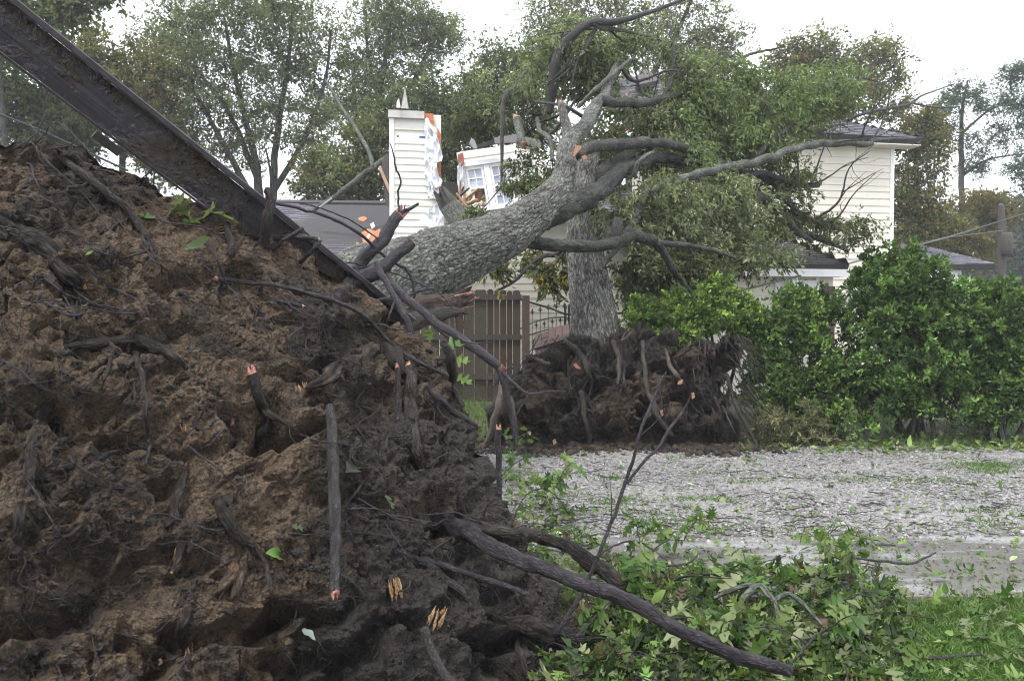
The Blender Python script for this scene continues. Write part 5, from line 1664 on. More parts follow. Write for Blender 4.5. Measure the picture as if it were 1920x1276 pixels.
# wiry twigs crossing the upper part of the face
for k in range(64):
    x = hr.uniform(10, 760); y = hr.uniform(300, 620)
    if k >= 44:
        x, y = hr.uniform(60, 1000), hr.uniform(600, 1150)
    a = hr.uniform(.5, 2.4) if hr.random() < .7 else hr.uniform(-2.6, -.6)
    L = hr.uniform(70, 210)
    r0 = hr.uniform(1.2, 2.8)
    W, R = [], []
    for q in range(5):
        t = q / 4
        xx = x + math.sin(a) * L * (t - .5) + hr.normal() * 6
        yy = y + abs(math.cos(a)) * L * (t - .5) * (1 if a > 0 else -1) + hr.normal() * 6
        h = MBVH.ray_cast(Vector((0, 0, CAMH)), Vector(ray(xx, yy)))
        if h[0] is None:
            break
        W.append(np.array(h[0]) - unit(ray(xx, yy)) * (.01 + .09 * math.sin(math.pi * t) + .03 * hr.random()))
        R.append(M(r0 * (1 - .6 * t), W[-1][1]))
    if len(W) < 5 or max(w_[1] for w_ in W) - min(w_[1] for w_ in W) > .7:
        continue
    mb = MB()
    C, Rr = tube(mb, W, R, 5, 6, gn=1.2, wob=.1, rng=hr)
    for z in range(hr.integers(0, 4)):
        j = hr.integers(4, len(C) - 2)
        f_ = C[j] + unit(C[j + 1] - C[j] + hr.normal(size=3) * .012) * hr.uniform(.05, .16)
        tube(mb, [C[j], f_], [Rr[j] * .7, .0006], 4, 4, gn=1.2, wob=0, rng=hr)
    mb.build('root', BARK_WET, mound, smooth=True)
# twigs standing up from the top edge against the trees
for k in range(34):
    x = hr.uniform(-10, 300); y = 262 + max(0, x - 130) * .42 + hr.uniform(0, 22)
    h = MBVH.ray_cast(Vector((0, 0, CAMH)), Vector(ray(x, y)))
    if h[0] is None:
        continue
    p = np.array(h[0])
    d = unit(np.array([hr.normal() * .8, hr.normal() * .3, .7])) * hr.uniform(.06, .28)
    mb = MB()
    tube(mb, [p - d * .2, p + d * .5 + hr.normal(size=3) * .02, p + d + hr.normal(size=3) * .03], [.004, .003, .001], 5, 5, gn=1.5, wob=0, rng=hr)
    mb.build('root', [BARK_WET, BARK_GREY][k % 2], mound, smooth=True)
# finest root hairs
mb = MB()
for k in range(1500):
    x = hr.uniform(-20, 1080); y = hr.uniform(290, 1280)
    h = MBVH.ray_cast(Vector((0, 0, CAMH)), Vector(ray(x, y)))
    if h[0] is None or fbm(np.array([[x * .008, y * .008, 7]]), 2)[0] < -.05:
        continue
    p = np.array(h[0]); L = hr.uniform(.03, .13)
    d = np.array([hr.normal() * .5, -.25 - abs(hr.normal()) * .2, -.6 + hr.normal() * .5])
    d = unit(d) * L
    tube(mb, [p + d * -.05, p + d * .5 + hr.normal(size=3) * L * .2, p + d + hr.normal(size=3) * L * .25 - (0, 0, L * .2)], [.0018, .0014, .0006], 3, 4, wob=0, rng=hr)
mb.build('root_hairs', BARK_ROOT, mound, kind='stuff')

# clods lying on the face
mbc = MB()
ico = [(0, 0, 1), (.89, 0, .45), (.28, .85, .45), (-.72, .53, .45), (-.72, -.53, .45), (.28, -.85, .45), (.72, .53, -.45), (-.28, .85, -.45), (-.89, 0, -.45), (-.28, -.85, -.45), (.72, -.53, -.45), (0, 0, -1)]
icf = [(0, 1, 2), (0, 2, 3), (0, 3, 4), (0, 4, 5), (0, 5, 1), (1, 6, 2), (2, 7, 3), (3, 8, 4), (4, 9, 5), (5, 10, 1), (2, 6, 7), (3, 7, 8), (4, 8, 9), (5, 9, 10), (1, 10, 6), (6, 11, 7), (7, 11, 8), (8, 11, 9), (9, 11, 10), (10, 11, 6)]
ico = np.array(ico)
for k in range(5200):
    x = hr.uniform(-20, 1110); y = hr.uniform(265, 1290)
    h = MBVH.ray_cast(Vector((0, 0, CAMH)), Vector(ray(x, y)))
    if h[0] is None or fbm(np.array([[x * .006, y * .006, 3]]), 2)[0] < -.15:
        continue
    p = np.array(h[0])
    s = .004 + abs(hr.normal()) * .009
    mbc.add(p + ico * s * hr.uniform(.6, 1.3, (12, 1)) * np.array([1, 1, .75]), icf, 0, (.35, .35, .35))
mbc.build('clods', MUD, mound, smooth=False, kind='stuff')

# ------------------------------------------------------------------ second root plate
def mound2_disp(V, N, n):
    d = .15 * fbm(V * 1.7 + 13, 4)
    wv = .6 * np.c_[perlin(V * 4), perlin(V * 4 + 20), perlin(V * 4 + 40)]
    d += .045 * (ridged(V * np.array([4.0, 4.0, 3.4]) + wv + 51, 4) - 1.2)
    f1, f2 = worley(V * 7.0 + wv)
    d += .028 * (.55 - f1)
    g1, g2 = worley(V * 17 + wv)
    d += .022 * (.5 - g1)
    d += .045 * fbm(V * 11 + 5, 5, .65)
    d -= .28 * sstep(.18, .45, fbm(V * np.array([2.2, 2.2, 3.0]) + 71, 3))
    d -= .14 * sstep(.18, .4, fbm(V * np.array([4.2, 4.2, 5.0]) + 171, 3))
    d -= .24 * sstep(.42, .05, V[:, 2])          # undercut towards the ground
    J = np.zeros_like(V)
    J[:, 2] -= .05 * np.clip(fbm(V * 4 + 19, 3), 0, 1)
    return V + N * d[:, None] + J
q0 = P(1170, 840, 9.25); q1 = P(1000, 650, 9.5); q2 = P(1400, 640, 9.55)
n2 = unit(np.cross(q1 - q0, q2 - q0))
if n2[1] > 0:
    n2 = -n2
out2 = [(968, 700), (985, 668), (1012, 650), (1040, 640), (1062, 634), (1080, 612), (1100, 630), (1150, 626), (1200, 608), (1235, 622), (1290, 612), (1330, 628), (1372, 622), (1402, 645), (1385, 690), (1360, 730), (1378, 775), (1412, 815), (1440, 842), (1400, 872), (1150, 880), (960, 868), (905, 845), (900, 815), (915, 775), (945, 735)]
plate2, BVH2 = plate('root_plate', oak2, MUD2, (1170, 745), out2, q0, n2, .22, 1.0, 280, 640, 2, mound2_disp,
                     lambda V, r: sstep(-.15, .45, fbm(V * 1.7 + 33, 3) + .35 * (1 - r)))

def root2(pts, off=.04, mat=BARK_ROOT, tip='round', tipm=WOOD_RED, seg=7, gn=.8):
    W = [on(q[0], q[1], off, BVH2, 9.2) if len(q) < 4 else P(q[0], q[1], q[3]) for q in pts]
    R = [M(q[2], w_[1]) for q, w_ in zip(pts, W)]
    mb = MB()
    tube(mb, W, R, seg, 6, gn=gn, wob=.2, tip=tip, rng=rt)
    mb.build('root', [mat, tipm], plate2, smooth=True)
B2 = m_bark('plate_root_bark', (.02, .016, .013), (.070, .058, .048), (.10, .085, .065), 50, 16, .3, .008)
root2([(1205, 640, 4.1), (1208, 690, 4.1), (1215, 730, 4.8), (1230, 775, 4.8), (1258, 815, 5.4)], .10, B2)
root2([(1090, 735, 4.8), (1096, 780, 4.8), (1105, 825, 4.1), (1108, 842, 3.4)], .12, B2)
root2([(1248, 655, 2.7), (1254, 680, 4.1), (1270, 705, 4.8), (1282, 722, 3.4)], .12, m_bark('raw_root', (.05, .03, .02), (.10, .075, .058), (.13, .10, .08), 50, 16, .3, .006), 'broken', WOOD)
root2([(940, 722, 6.1), (936, 760, 6.8), (925, 800, 6.8), (908, 838, 5.4)], .25, m_bark('tan_upright_root', (.04, .032, .025), (.10, .082, .064), (.13, .11, .085), 50, 14, .3, .006))
root2([(958, 745, 4.8), (965, 790, 4.8), (970, 832, 4.8)], .22, m_bark('tan_root_c', (.04, .032, .025), (.09, .075, .058), (.12, .10, .08), 50, 14, .3, .006))
root2([(1362, 700, 2.7), (1380, 760, 3.4), (1400, 800, 4.1), (1420, 838, 3.4)], .05, B2)
root2([(1340, 745, 3.4), (1355, 790, 3.4), (1365, 835, 2.0)], .06, B2)
root2([(1355, 760, 2.0), (1372, 800, 2.0), (1384, 822, 2.0)], .12, B2, 'broken', WOOD_RED)
root2([(985, 665, 2.7), (1010, 676, 4.1), (1030, 682, 3.4)], .12, m_bark('tan_root_d', (.05, .04, .03), (.12, .10, .075), (.15, .125, .095), 50, 14, .3, .006), gn=.3)
root2([(1060, 640, 5.4), (1085, 660, 6.1), (1100, 690, 5.4), (1110, 720, 2.7)], .03, B2)
root2([(1150, 640, 5.4), (1160, 680, 4.8), (1158, 720, 2.7)], .07, B2)
root2([(1185, 622, 2.7), (1165, 640, 2.0), (1172, 625, 2.0)], .1, B2)
for k in range(190):
    x, y = hr.uniform(955, 1405), hr.uniform(625, 780)
    if hr.random() < .35:
        x = hr.uniform(1320, 1410)
    L = hr.uniform(25, 95)
    a = hr.normal() * .3 + (x - 1170) * .0024
    r0 = hr.uniform(.6, 1.5) if hr.random() < .85 else hr.uniform(1.5, 2.6)
    pts = []
    for q in range(4):
        t = q / 3
        pts.append((x + math.sin(a) * L * t + hr.normal() * 3, min(842, y + math.cos(a) * L * t), max(.6, r0 * (1 - .6 * t))))
    W = [on(px, py, hr.uniform(.02, .10), BVH2, 9.2) for px, py, _ in pts]
    if max(w_[1] for w_ in W) - min(w_[1] for w_ in W) > .45:
        continue
    mb = MB(); tube(mb, W, [M(q[2], 9.2) for q in pts], 4, 4, gn=1.2, wob=0, rng=rt)
    mb.build('root', [[BARK_ROOT, B2, BARK_ROOT][hr.integers(0, 3)]], plate2)
# fringe of root hairs along its rim
mb = MB()
for k in range(320):
    x = hr.uniform(975, 1400); y = 628 + abs(hr.normal()) * 45
    p = on(x, y, .0, BVH2, 9.6)
    d = np.array([hr.normal() * .05, -abs(hr.normal()) * .08, -abs(hr.normal()) * .12 - .02])
    tube(mb, [p, p + d * .5 + hr.normal(size=3) * .015, p + d], [.0035, .003, .0015], 3, 2, wob=0, rng=hr)
mb.build('root_hairs', BARK_ROOT, plate2, kind='stuff')
for pts, mt in (([(1296, 738), (1301, 735), (1303, 744), (1298, 748)], WOOD), ([(1272, 715), (1281, 711), (1279, 719), (1271, 721)], WOOD), ([(1238, 770), (1243, 768), (1244, 777), (1240, 782)], WOOD), ([(1036, 826), (1041, 822), (1044, 830), (1038, 834)], WOOD), ([(1075, 684), (1080, 680), (1090, 692), (1080, 690)], WOOD_RED)):
    shard('wood_chip', plate2, pts, 9.0, .02, mt)

# earth spilled at the foot of the second root plate
mb = MB()
for k in range(3800):
    x = hr.uniform(880, 1480); y = 838 + hr.normal() * 7 + 4 * math.sin(x * .02)
    if x < 960:
        y = hr.uniform(800, 852)
    p = G(x, min(y, 858), .01)
    s_ = .008 + abs(hr.normal()) * .022
    mb.add(p + np.array([0, 0, s_ * hr.uniform(.0, .9)]) + ico * s_ * hr.uniform(.6, 1.3, (12, 1)) * np.array([1, 1, .7]), icf, 0, (.5, .5, .5) if hr.random() < .6 else (1, 1, 1))
tag(mb.build('spilled_soil', MUD2, smooth=False, kind='stuff'), 'loose dark soil crumbs spilled at the foot of the smaller root plate', 'soil', kind='stuff')

# ------------------------------------------------------------------ the channel beam
beam = thing('channel_beam', 'long dark mud-smeared channel beam slanting from the upper left corner into the mound', 'beam', P(-80, -84, 3.30))
b0, b1 = P(-110, -108, 3.22), P(770, 595, 4.72)
ta = unit(b1 - b0)
tm = np.array([0, -1., 0]); tm = unit(tm - ta * (tm @ ta))
tw = np.cross(ta, tm)
if tw[2] > 0:
    tw = -tw
# roll a little so that the face looks at the viewer
ro = math.radians(-6)
tm, tw = tm * math.cos(ro) + tw * math.sin(ro), tw * math.cos(ro) - tm * math.sin(ro)
LB = np.linalg.norm(b1 - b0)
def extrude(name, prof, mat, n=150, rough=.003, l0=0, l1=LB, sd=0, edge=0.):
    """prof: closed (w, m) outline"""
    prof = np.array(prof)
    k = len(prof)
    ts = np.linspace(l0, l1, n)
    V = (b0 + ta * ts[:, None, None] + tw * prof[None, :, 0:1] + tm * prof[None, :, 1:2]).reshape(-1, 3)
    bk = np.stack([np.tile(prof[:, 0], (n, 1)), np.tile(prof[:, 1], (n, 1)), np.repeat(ts[:, None], k, 1)], -1).reshape(-1, 3)
    V = V + tm * (rough * fbm(V * 30 + sd, 3))[:, None] + tw * (rough * .6 * fbm(V * 22 + sd + 9, 3))[:, None]
    i = np.arange(n - 1)[:, None] * k
    j = np.arange(k)[None]
    Fq = np.stack([i + j, i + (j + 1) % k, i + k + (j + 1) % k, i + k + j], -1).reshape(-1, 4)
    mb = MB()
    mb.add(V, Fq, 0, None, bk)
    mb.polys.append((np.array([list(range(k))]), 0))
    mb.polys.append((np.array([list(range((n - 1) * k, n * k))[::-1]]), 0))
    return mb.build(name, mat, beam)
FW = .205
extrude('top_flange', [(-.012, -.03), (-.012, .060), (-.008, .066), (.014, .066), (.018, .060), (.018, .0), (.004, -.03)], BEAM_EDGE, 120, .0012)
wp = [(.019, -.012)] + [(.019 + t * (FW - .095), .0 ) for t in np.linspace(0, 1, 9)] + [(FW - .070, .016)] + [(FW - .068 + t * .066, .018 - .010 * t ) for t in np.linspace(0, 1, 8)] + [(FW, -.012)]
extrude('web', wp, BEAM, 420, .0015, sd=3)
extrude('bottom_flange', [(FW + .001, -.02), (FW + .001, .022), (FW + .012, .018), (FW + .012, -.02)], BEAM_EDGE, 200, .0012, sd=8)
# mud lumps stuck to the web
mb = MB()
for k in range(900):
    t = hr.uniform(.04, .80) * LB
    wv = hr.uniform(.03, FW - .01)
    p = b0 + ta * t + tw * wv
    if fbm(np.array([p * 6.0]), 3)[0] < .02:
        continue
    s = .002 + abs(hr.normal()) * .004
    mb.add(p + tm * (.004 + s * .3) + ico @ np.array([ta, tw, tm * .7]) * s * hr.uniform(.5, 1.6, (12, 1)), icf)
mb.build('mud_crumbs', MUD, beam, kind='stuff')
pb = P(205, 262, 3.66)
mb = MB(); mb.box(pb, ta, tw, tm, -.06, .07, .0, .040, -.05, .0); mb.build('bracket', m_plain('rusty_bracket', (.022, .018, .010), .7, .6, 30, .004), beam)
# ------------------------------------------------------------------ loose branches on and beside the mound
def stick(name, label, pieces, mat, cat='branch', group=None, tipm=WOOD_RED, base=None):
    """pieces: list of (points (x, y, D, r px), tip kind)"""
    b = base if base is not None else P(*pieces[0][0][0][:3])
    if len(pieces) == 1:
        mb = MB()
        pts, tip = pieces[0]
        tube(mb, [P(x, y, D) for x, y, D, r in pts], [M(r, D) for x, y, D, r in pts], 8, 7, gn=.5, wob=.15, tip=tip, rng=rt)
        return tag(mb.build(name, [mat, tipm], smooth=True), label, cat, group)
    t = thing(name, label, cat, b, group)
    for k, (pts, tip) in enumerate(pieces):
        mb = MB()
        tube(mb, [P(x, y, D) for x, y, D, r in pts], [M(r, D) for x, y, D, r in pts], 9 if k == 0 else 6, 8, gn=.5, wob=.14, tip=tip, rng=rt)
        mb.build('stem' if k == 0 else 'twig', [mat, tipm], t, smooth=True)
    return t

# outline of a lobed red-oak leaf: (along, half width)
LO = [(0, .004), (.08, .012), (.16, .06), (.29, .25), (.35, .24), (.37, .12), (.44, .13), (.57, .35), (.64, .32), (.62, .13), (.70, .13), (.83, .22), (.86, .17), (.85, .07), (1.0, .0)]
def oak_leaf_geo(r, L, plain=False):
    lo = [(t, .01 + .27 * math.sin(math.pi * min(1, t * 1.02)) ** .8 * (1 - .25 * t)) for t in np.linspace(0, 1, 9)] if plain else LO
    t = np.array([a for a, b in lo]); w_ = np.array([b for a, b in lo])
    k = len(lo)
    wl = w_ * r.uniform(.85, 1.15, k); wr = w_ * r.uniform(.85, 1.15, k)
    bend, fold, tw_ = r.normal() * .55, r.uniform(.1, 1.0), r.normal() * .6
    def pt(tt, ww):
        z = -bend * tt * tt + fold * np.abs(ww) * .8 + tw_ * ww * tt + .03 * np.sin(ww * 18 + tt * 7)
        return np.c_[tt, ww, z]
    V = np.vstack([pt(t, wl), pt(t, t * 0), pt(t, -wr)]) * L
    i = np.arange(k - 1)
    Fq = np.vstack([np.stack([i, i + k, i + k + 1, i + 1], -1), np.stack([i + k, i + 2 * k, i + 2 * k + 1, i + k + 1], -1)])
    return V, Fq
def frame(ax, up, r):
    ax = unit(ax); s = unit(np.cross(up, ax)); u = np.cross(ax, s)
    return np.array([ax, s, u])
NEAR_PAL = [(.085, .160, .036), (.120, .195, .050), (.066, .125, .032), (.150, .215, .060), (.175, .215, .095), (.215, .240, .130), (.105, .150, .045), (.055, .100, .030)]
lr = np.random.default_rng(80)
_lm = []
for k in range(28):
    mb = MB()
    V, Fq = oak_leaf_geo(lr, 1.0, plain=(k % 7 == 6))
    mb.add(V, Fq, 0, np.array(NEAR_PAL[k % len(NEAR_PAL)]) * lr.uniform(.8, 1.2))
    _lm.append(mb.mesh('oak_leaf', LEAF_NEAR, smooth=True))
def leaf_obj(parent, p, ax, up, L, k=None, name='leaf'):
    o = obj(name, _lm[lr.integers(0, len(_lm)) if k is None else k], parent)
    Fm = frame(ax, up, lr) * L
    m = Matrix(((Fm[0][0], Fm[1][0], Fm[2][0], p[0]), (Fm[0][1], Fm[1][1], Fm[2][1], p[1]), (Fm[0][2], Fm[1][2], Fm[2][2], p[2]), (0, 0, 0, 1)))
    if parent is None:
        o.matrix_world = m
    else:
        o.matrix_basis = m
    return o

s = stick('broken_branch', 'smooth purplish broken branch slanting down from the mound top before the wooden fence',
          [([(712, 498, 4.55, 4.92), (735, 530, 4.5, 6.56), (760, 560, 4.45, 7.38), (800, 590, 4.4, 7.38), (840, 620, 4.35, 8.20), (890, 652, 4.3, 9.02), (936, 688, 4.3, 8.20)], 'broken'),
           ([(932, 684, 4.3, 6.56), (945, 720, 4.3, 7.38), (956, 760, 4.3, 6.56), (962, 800, 4.3, 5.74), (968, 835, 4.3, 4.10)], 'round'),
           ([(938, 692, 4.3, 3.28), (965, 720, 4.25, 2.87), (992, 738, 4.2, 2.46), (1030, 733, 4.2, 1.64), (1062, 733, 4.2, 0.98)], 'round'),
           ([(992, 738, 4.2, 1.97), (975, 765, 4.2, 1.64), (960, 790, 4.2, 0.82)], 'round'),
           ([(720, 505, 4.55, 2.46), (770, 565, 4.5, 3.28), (820, 615, 4.45, 3.28), (850, 640, 4.4, 2.46)], 'round'),
           ([(850, 625, 4.35, 2.46), (880, 642, 4.2, 1.64), (925, 641, 4.1, 1.23)], 'round')], BARK_WET)
for (x, y, dx, dy, L, k) in ((820, 655, 1, .45, 52, 2), (838, 672, 1, -.1, 46, 3), (808, 642, -.2, 1, 30, 1), (850, 704, 1, -.5, 42, 1), (856, 722, .2, -1, 40, 2)):
    p = P(x, y, 4.25)
    leaf_obj(s, p, np.array([dx, -.15, dy]), np.array([0, -.8, .6]) + lr.normal(size=3) * .2, M(L, 4.25), k)
stick('broken_branch', 'thin purple forked branch end hanging beside the smooth purplish branch',
      [([(706, 492, 4.45, 6), (722, 525, 4.4, 6), (742, 560, 4.35, 6), (762, 600, 4.3, 6), (780, 645, 4.3, 6)], 'cut'), ([(742, 560, 4.35, 3), (730, 590, 4.3, 2), (726, 610, 4.3, 1)], 'round')], BARK_WET, tipm=BARK_WET)
stick('bare_sapling', 'thin bare forked stem standing up against the gravel drive beside the mound',
      [([(1010, 1225, 3.45, 4.32), (1050, 1175, 3.45, 4.32), (1090, 1110, 3.5, 4.32), (1120, 1045, 3.5, 3.60), (1148, 975, 3.55, 3.60), (1172, 905, 3.6, 3.60), (1190, 850, 3.6, 3.24), (1203, 800, 3.6, 2.88), (1225, 750, 3.65, 2.88), (1248, 698, 3.65, 1.44)], 'round'),
       ([(1176, 905, 3.6, 2.88), (1205, 868, 3.6, 2.88), (1235, 838, 3.62, 2.88), (1255, 805, 3.65, 2.88), (1280, 770, 3.7, 2.16), (1298, 738, 3.7, 1.08)], 'broken'),
       ([(1203, 815, 3.6, 1.44), (1230, 790, 3.6, 0.94), (1245, 770, 3.6, 0.50)], 'round'),
       ([(1145, 985, 3.55, 0.94), (1147, 940, 3.5, 0.86), (1143, 895, 3.5, 0.50)], 'round')], BARK_WET, cat='sapling')
stick('snapped_stem', 'short black upright stem with a raw orange top between mound and gravel',
      [([(925, 1040, 4.15, 5), (934, 960, 4.3, 6), (936, 880, 4.35, 6), (934, 830, 4.35, 6), (935, 804, 4.35, 6)], 'broken')], BARK_WET, tipm=WOOD)
stick('broken_branch', 'olive-grey broken stick with a split pale end at the bottom of the mud face',
      [([(795, 1180, 2.62, 9), (808, 1215, 2.6, 9), (828, 1250, 2.56, 9), (855, 1290, 2.5, 9)], 'round')], BARK_GREY)
stick('broken_branch', 'white-flecked crooked branch lying on top of the leaf litter',
      [([(1340, 1120, 3.75, 3), (1370, 1105, 3.75, 4), (1400, 1098, 3.75, 5), (1425, 1097, 3.72, 6), (1440, 1115, 3.68, 6), (1452, 1125, 3.66, 6)], 'round'),
       ([(1452, 1125, 3.66, 5), (1458, 1160, 3.6, 4), (1458, 1200, 3.5, 3.5)], 'round'),
       ([(1452, 1125, 3.66, 5), (1480, 1113, 3.66, 4.5), (1510, 1135, 3.62, 4), (1540, 1170, 3.55, 3)], 'round'),
       ([(1420, 1097, 3.72, 6), (1405, 1110, 3.7, 7), (1392, 1122, 3.68, 6)], 'round')], BARK_LICHEN)
stick('broken_branch', 'long thin dry stick lying across the leaves at lower right',
      [([(1545, 1180, 3.55, 2), (1600, 1178, 3.55, 2.4), (1660, 1215, 3.45, 3), (1735, 1232, 3.42, 4), (1840, 1226, 3.42, 2)], 'round'), ([(1735, 1232, 3.42, 2), (1780, 1245, 3.4, 1.2)], 'round')], BARK_GREY)
stick('leafy_sprig', 'curved dark sprig stem lying on the wet concrete strip',
      [([(1600, 1045, 4.3, 2), (1660, 1052, 4.35, 2.5), (1705, 1056, 4.4, 2.5), (1735, 1045, 4.42, 2), (1755, 1035, 4.42, 1.2)], 'round'), ([(1645, 1055, 4.3, 2), (1635, 1075, 4.15, 2), (1650, 1095, 4.05, 1)], 'round')], BARK_WET)
stick('bent_twig', 'dark bent twig at the left end of the wet concrete',
      [([(1250, 1060, 4.0, 2), (1290, 1055, 4.1, 2), (1308, 1040, 4.15, 1.5)], 'round'), ([(1285, 1056, 4.1, 1.5), (1310, 1078, 4.0, 1.2), (1372, 1084, 4.0, 1)], 'round')], BARK_WET)

# raw splinters on the mud face
def splinter(label, x, y, L, w_, a, mat, k=3):
    k = k * 2
    t = thing('wood_splinter', label, 'splinter', on(x, y))
    r = np.random.default_rng(int(x))
    for q in range(k):
        p = on(x + r.normal() * w_ * .5, y + r.normal() * L * .15, .035)
        l = M(L, p[1]) * r.uniform(.4, 1.05)
        d = np.array([math.sin(a + r.normal() * .12), -.25, math.cos(a)])
        mb = MB(); tube(mb, [p - d * l * .5, p, p + d * l * .5], [.001, M(w_ * .17, p[1]), .001], 4, 3, wob=.5, gn=.8, rng=r)
        mb.build('sliver', [mat, WOOD, mat, WOOD_PALE][q % 4], t)
splinter('upright orange split splinter in the grey mud low on the mound', 743, 1100, 62, 15, -.1, WOOD_PALE, 5)
splinter('pale orange split wood on the end of the olive-grey stick', 816, 1158, 52, 16, .35, WOOD_PALE, 5)
splinter('thin red-orange splinter below a tan root left of centre in the mud', 330, 1052, 42, 10, .35, WOOD)
splinter('orange splinter at the dark hollow near the bottom left of the mud', 348, 1222, 34, 10, .1, WOOD)
splinter('tiny orange wood chip in the brown mud right of the hanging root', 345, 800, 14, 6, .1, WOOD, 2)
splinter('small pale chip just above the dark hollow at mid mound', 436, 790, 14, 8, .5, WOOD, 2)
splinter('fuzzy orange bark flake beside the fibrous root', 570, 730, 28, 16, -.1, WOOD, 4)
splinter('small reddish sliver near the top edge under the beam', 420, 428, 46, 5, 1.5, WOOD_RED, 3)
splinter('tiny orange chip near the left edge of the mud', 108, 594, 16, 5, 1.4, WOOD, 2)
# leaves on the mud
for label, x, y, L, dx, dy, k, tint in (('bright green oval leaf stuck on the brown mud', 498, 1036, 52, 1, .05, 6, (.14, .26, .06)),
                                         ('pale green leaf high on the mud below the beam', 345, 466, 40, 1, .15, 13, (.13, .18, .08)),
                                         ('small green leaf on the upper left mud', 160, 478, 22, .9, .4, 20, (.12, .19, .07)),
                                         ('blue-grey upturned leaf at the foot of the mud', 566, 1178, 32, .8, -.6, 27, (.20, .25, .22)),
                                         ('dull grey-green lobed leaf right of the hanging root', 642, 888, 58, .9, .5, 9, (.045, .050, .034)),
                                         ('small muddy green leaf fragment left of the hanging root', 545, 985, 32, 1, -.25, 1, (.08, .105, .055)),
                                         ('faint green leaf low between the roots right of the hanging root', 722, 925, 36, .3, -1, 4, (.075, .10, .05))):
    mb = MB()
    V, Fq = oak_leaf_geo(np.random.default_rng(k), 1.0, plain=(k % 7 == 6))
    V = V * np.array([1, .5 if k in (13, 20) else .8, 1])
    p = on(x, y, .03); q = on(x + dx * L, y - dy * L, .03)
    ax = q - p
    Fm = frame(ax, mn, lr) * np.linalg.norm(ax)
    mb.add(V @ Fm + p, Fq, 0, tint)
    tag(mb.build('fallen_leaf', LEAF_NEAR, smooth=True), label, 'leaf')
mb = MB()
for k in range(10):
    V, Fq = oak_leaf_geo(lr, M(lr.uniform(30, 60), 3.9))
    p = on(lr.uniform(290, 400), lr.uniform(400, 425), .03)
    mb.add(V @ frame(lr.normal(size=3) * np.array([1, .4, .3]), (0, -.5, 1), lr) + p, Fq, 0, np.array(NEAR_PAL[lr.integers(0, 8)]) * .8)
tag(mb.build('leaf_scraps', LEAF_NEAR, smooth=True, kind='stuff'), 'torn green leaves caught under the beam', 'leaves', kind='stuff')

# ------------------------------------------------------------------ leafy branches and litter beside the mound
def in_poly(x, y, poly):
    c = False
    for a in range(len(poly)):
        (x0, y0), (x1, y1) = poly[a], poly[(a + 1) % len(poly)]
        if (y0 > y) != (y1 > y) and x < (x1 - x0) * (y - y0) / (y1 - y0) + x0:
            c = not c
    return c
PILE = [(1020, 1330), (1000, 1150), (960, 1010), (935, 920), (940, 880), (975, 872), (1010, 905), (1060, 965), (1130, 1030), (1230, 1085), (1340, 1088), (1420, 1062), (1490, 1080), (1560, 1085), (1640, 1100), (1690, 1130), (1700, 1160), (1690, 1210), (1660, 1330)]
def pile_h(p):
    q = np.array([[p[0] * 2.2, p[1] * 2.2, 5.0]])
    return .03 + .06 * max(0, fbm(q, 2)[0] + .5)
def pile_pts(n, poly, r):
    out = []
    while len(out) < n:
        x, y = r.uniform(930, 1800), r.uniform(860, 1330)
        if in_poly(x, y, poly):
            p = G(x, y)
            if r.random() < (p[1] / 4.2) ** 1.2:
                out.append(p)
    return np.array(out)
lit = np.random.default_rng(81)
pts = pile_pts(2700, PILE, lit)
mb = MB()
for p in pts:
    h = pile_h(p)
    q = p + np.array([0, 0, lit.random() ** .7 * h * 1.25 + .004])
    pl = lit.random() < .15
    V, Fq = oak_leaf_geo(lit, lit.uniform(.05, .115) * (.65 if pl else 1), plain=pl)
    ax = lit.normal(size=3) * np.array([1, 1, .42])
    up = lit.normal(size=3) * np.array([.5, .5, .3]) + np.array([0, 0, 1])
    c = np.array(NEAR_PAL[lit.integers(0, len(NEAR_PAL))]) * math.exp(lit.normal() * .45 - .38)
    if lit.random() < .035:
        c = np.array([(.12, .075, .04), (.16, .12, .05), (.08, .05, .032)][lit.integers(0, 3)])
    mb.add(V @ frame(ax, up, lit) + q, Fq, 0, c)
tag(mb.build('leaf_litter', LEAF_NEAR, smooth=True, kind='stuff'), 'thick drift of torn green oak leaves beside the mound', 'leaves', kind='stuff')
# scattered single leaves and scraps further out
mb = MB()
for k in range(1300):
    if k < 420:
        x, y = lit.uniform(960, 1920), lit.uniform(846, 1000)
    elif k < 800:
        x, y = lit.uniform(1180, 1920), lit.uniform(1000, 1130)
    else:
        x, y = lit.uniform(1380, 1920), lit.uniform(826, 852)
    p = G(x, y)
    V, Fq = oak_leaf_geo(lit, lit.uniform(.02, .07) if k < 800 else lit.uniform(.05, .13), plain=lit.random() < .4)
    p[2] = gz(p[0], p[1]) + lit.uniform(.03, .05)
    c = np.array(NEAR_PAL[lit.integers(0, len(NEAR_PAL))]) * math.exp(lit.normal() * .3)
    mb.add(V @ frame(lit.normal(size=3) * np.array([1, 1, .15]), np.array([0, 0, 1]) + lit.normal(size=3) * .15, lit) + p, Fq, 0, c)
tag(mb.build('leaf_scraps', LEAF_NEAR, smooth=True, kind='stuff'), 'scattered green leaf scraps on the drive and its far verge', 'leaves', kind='stuff')

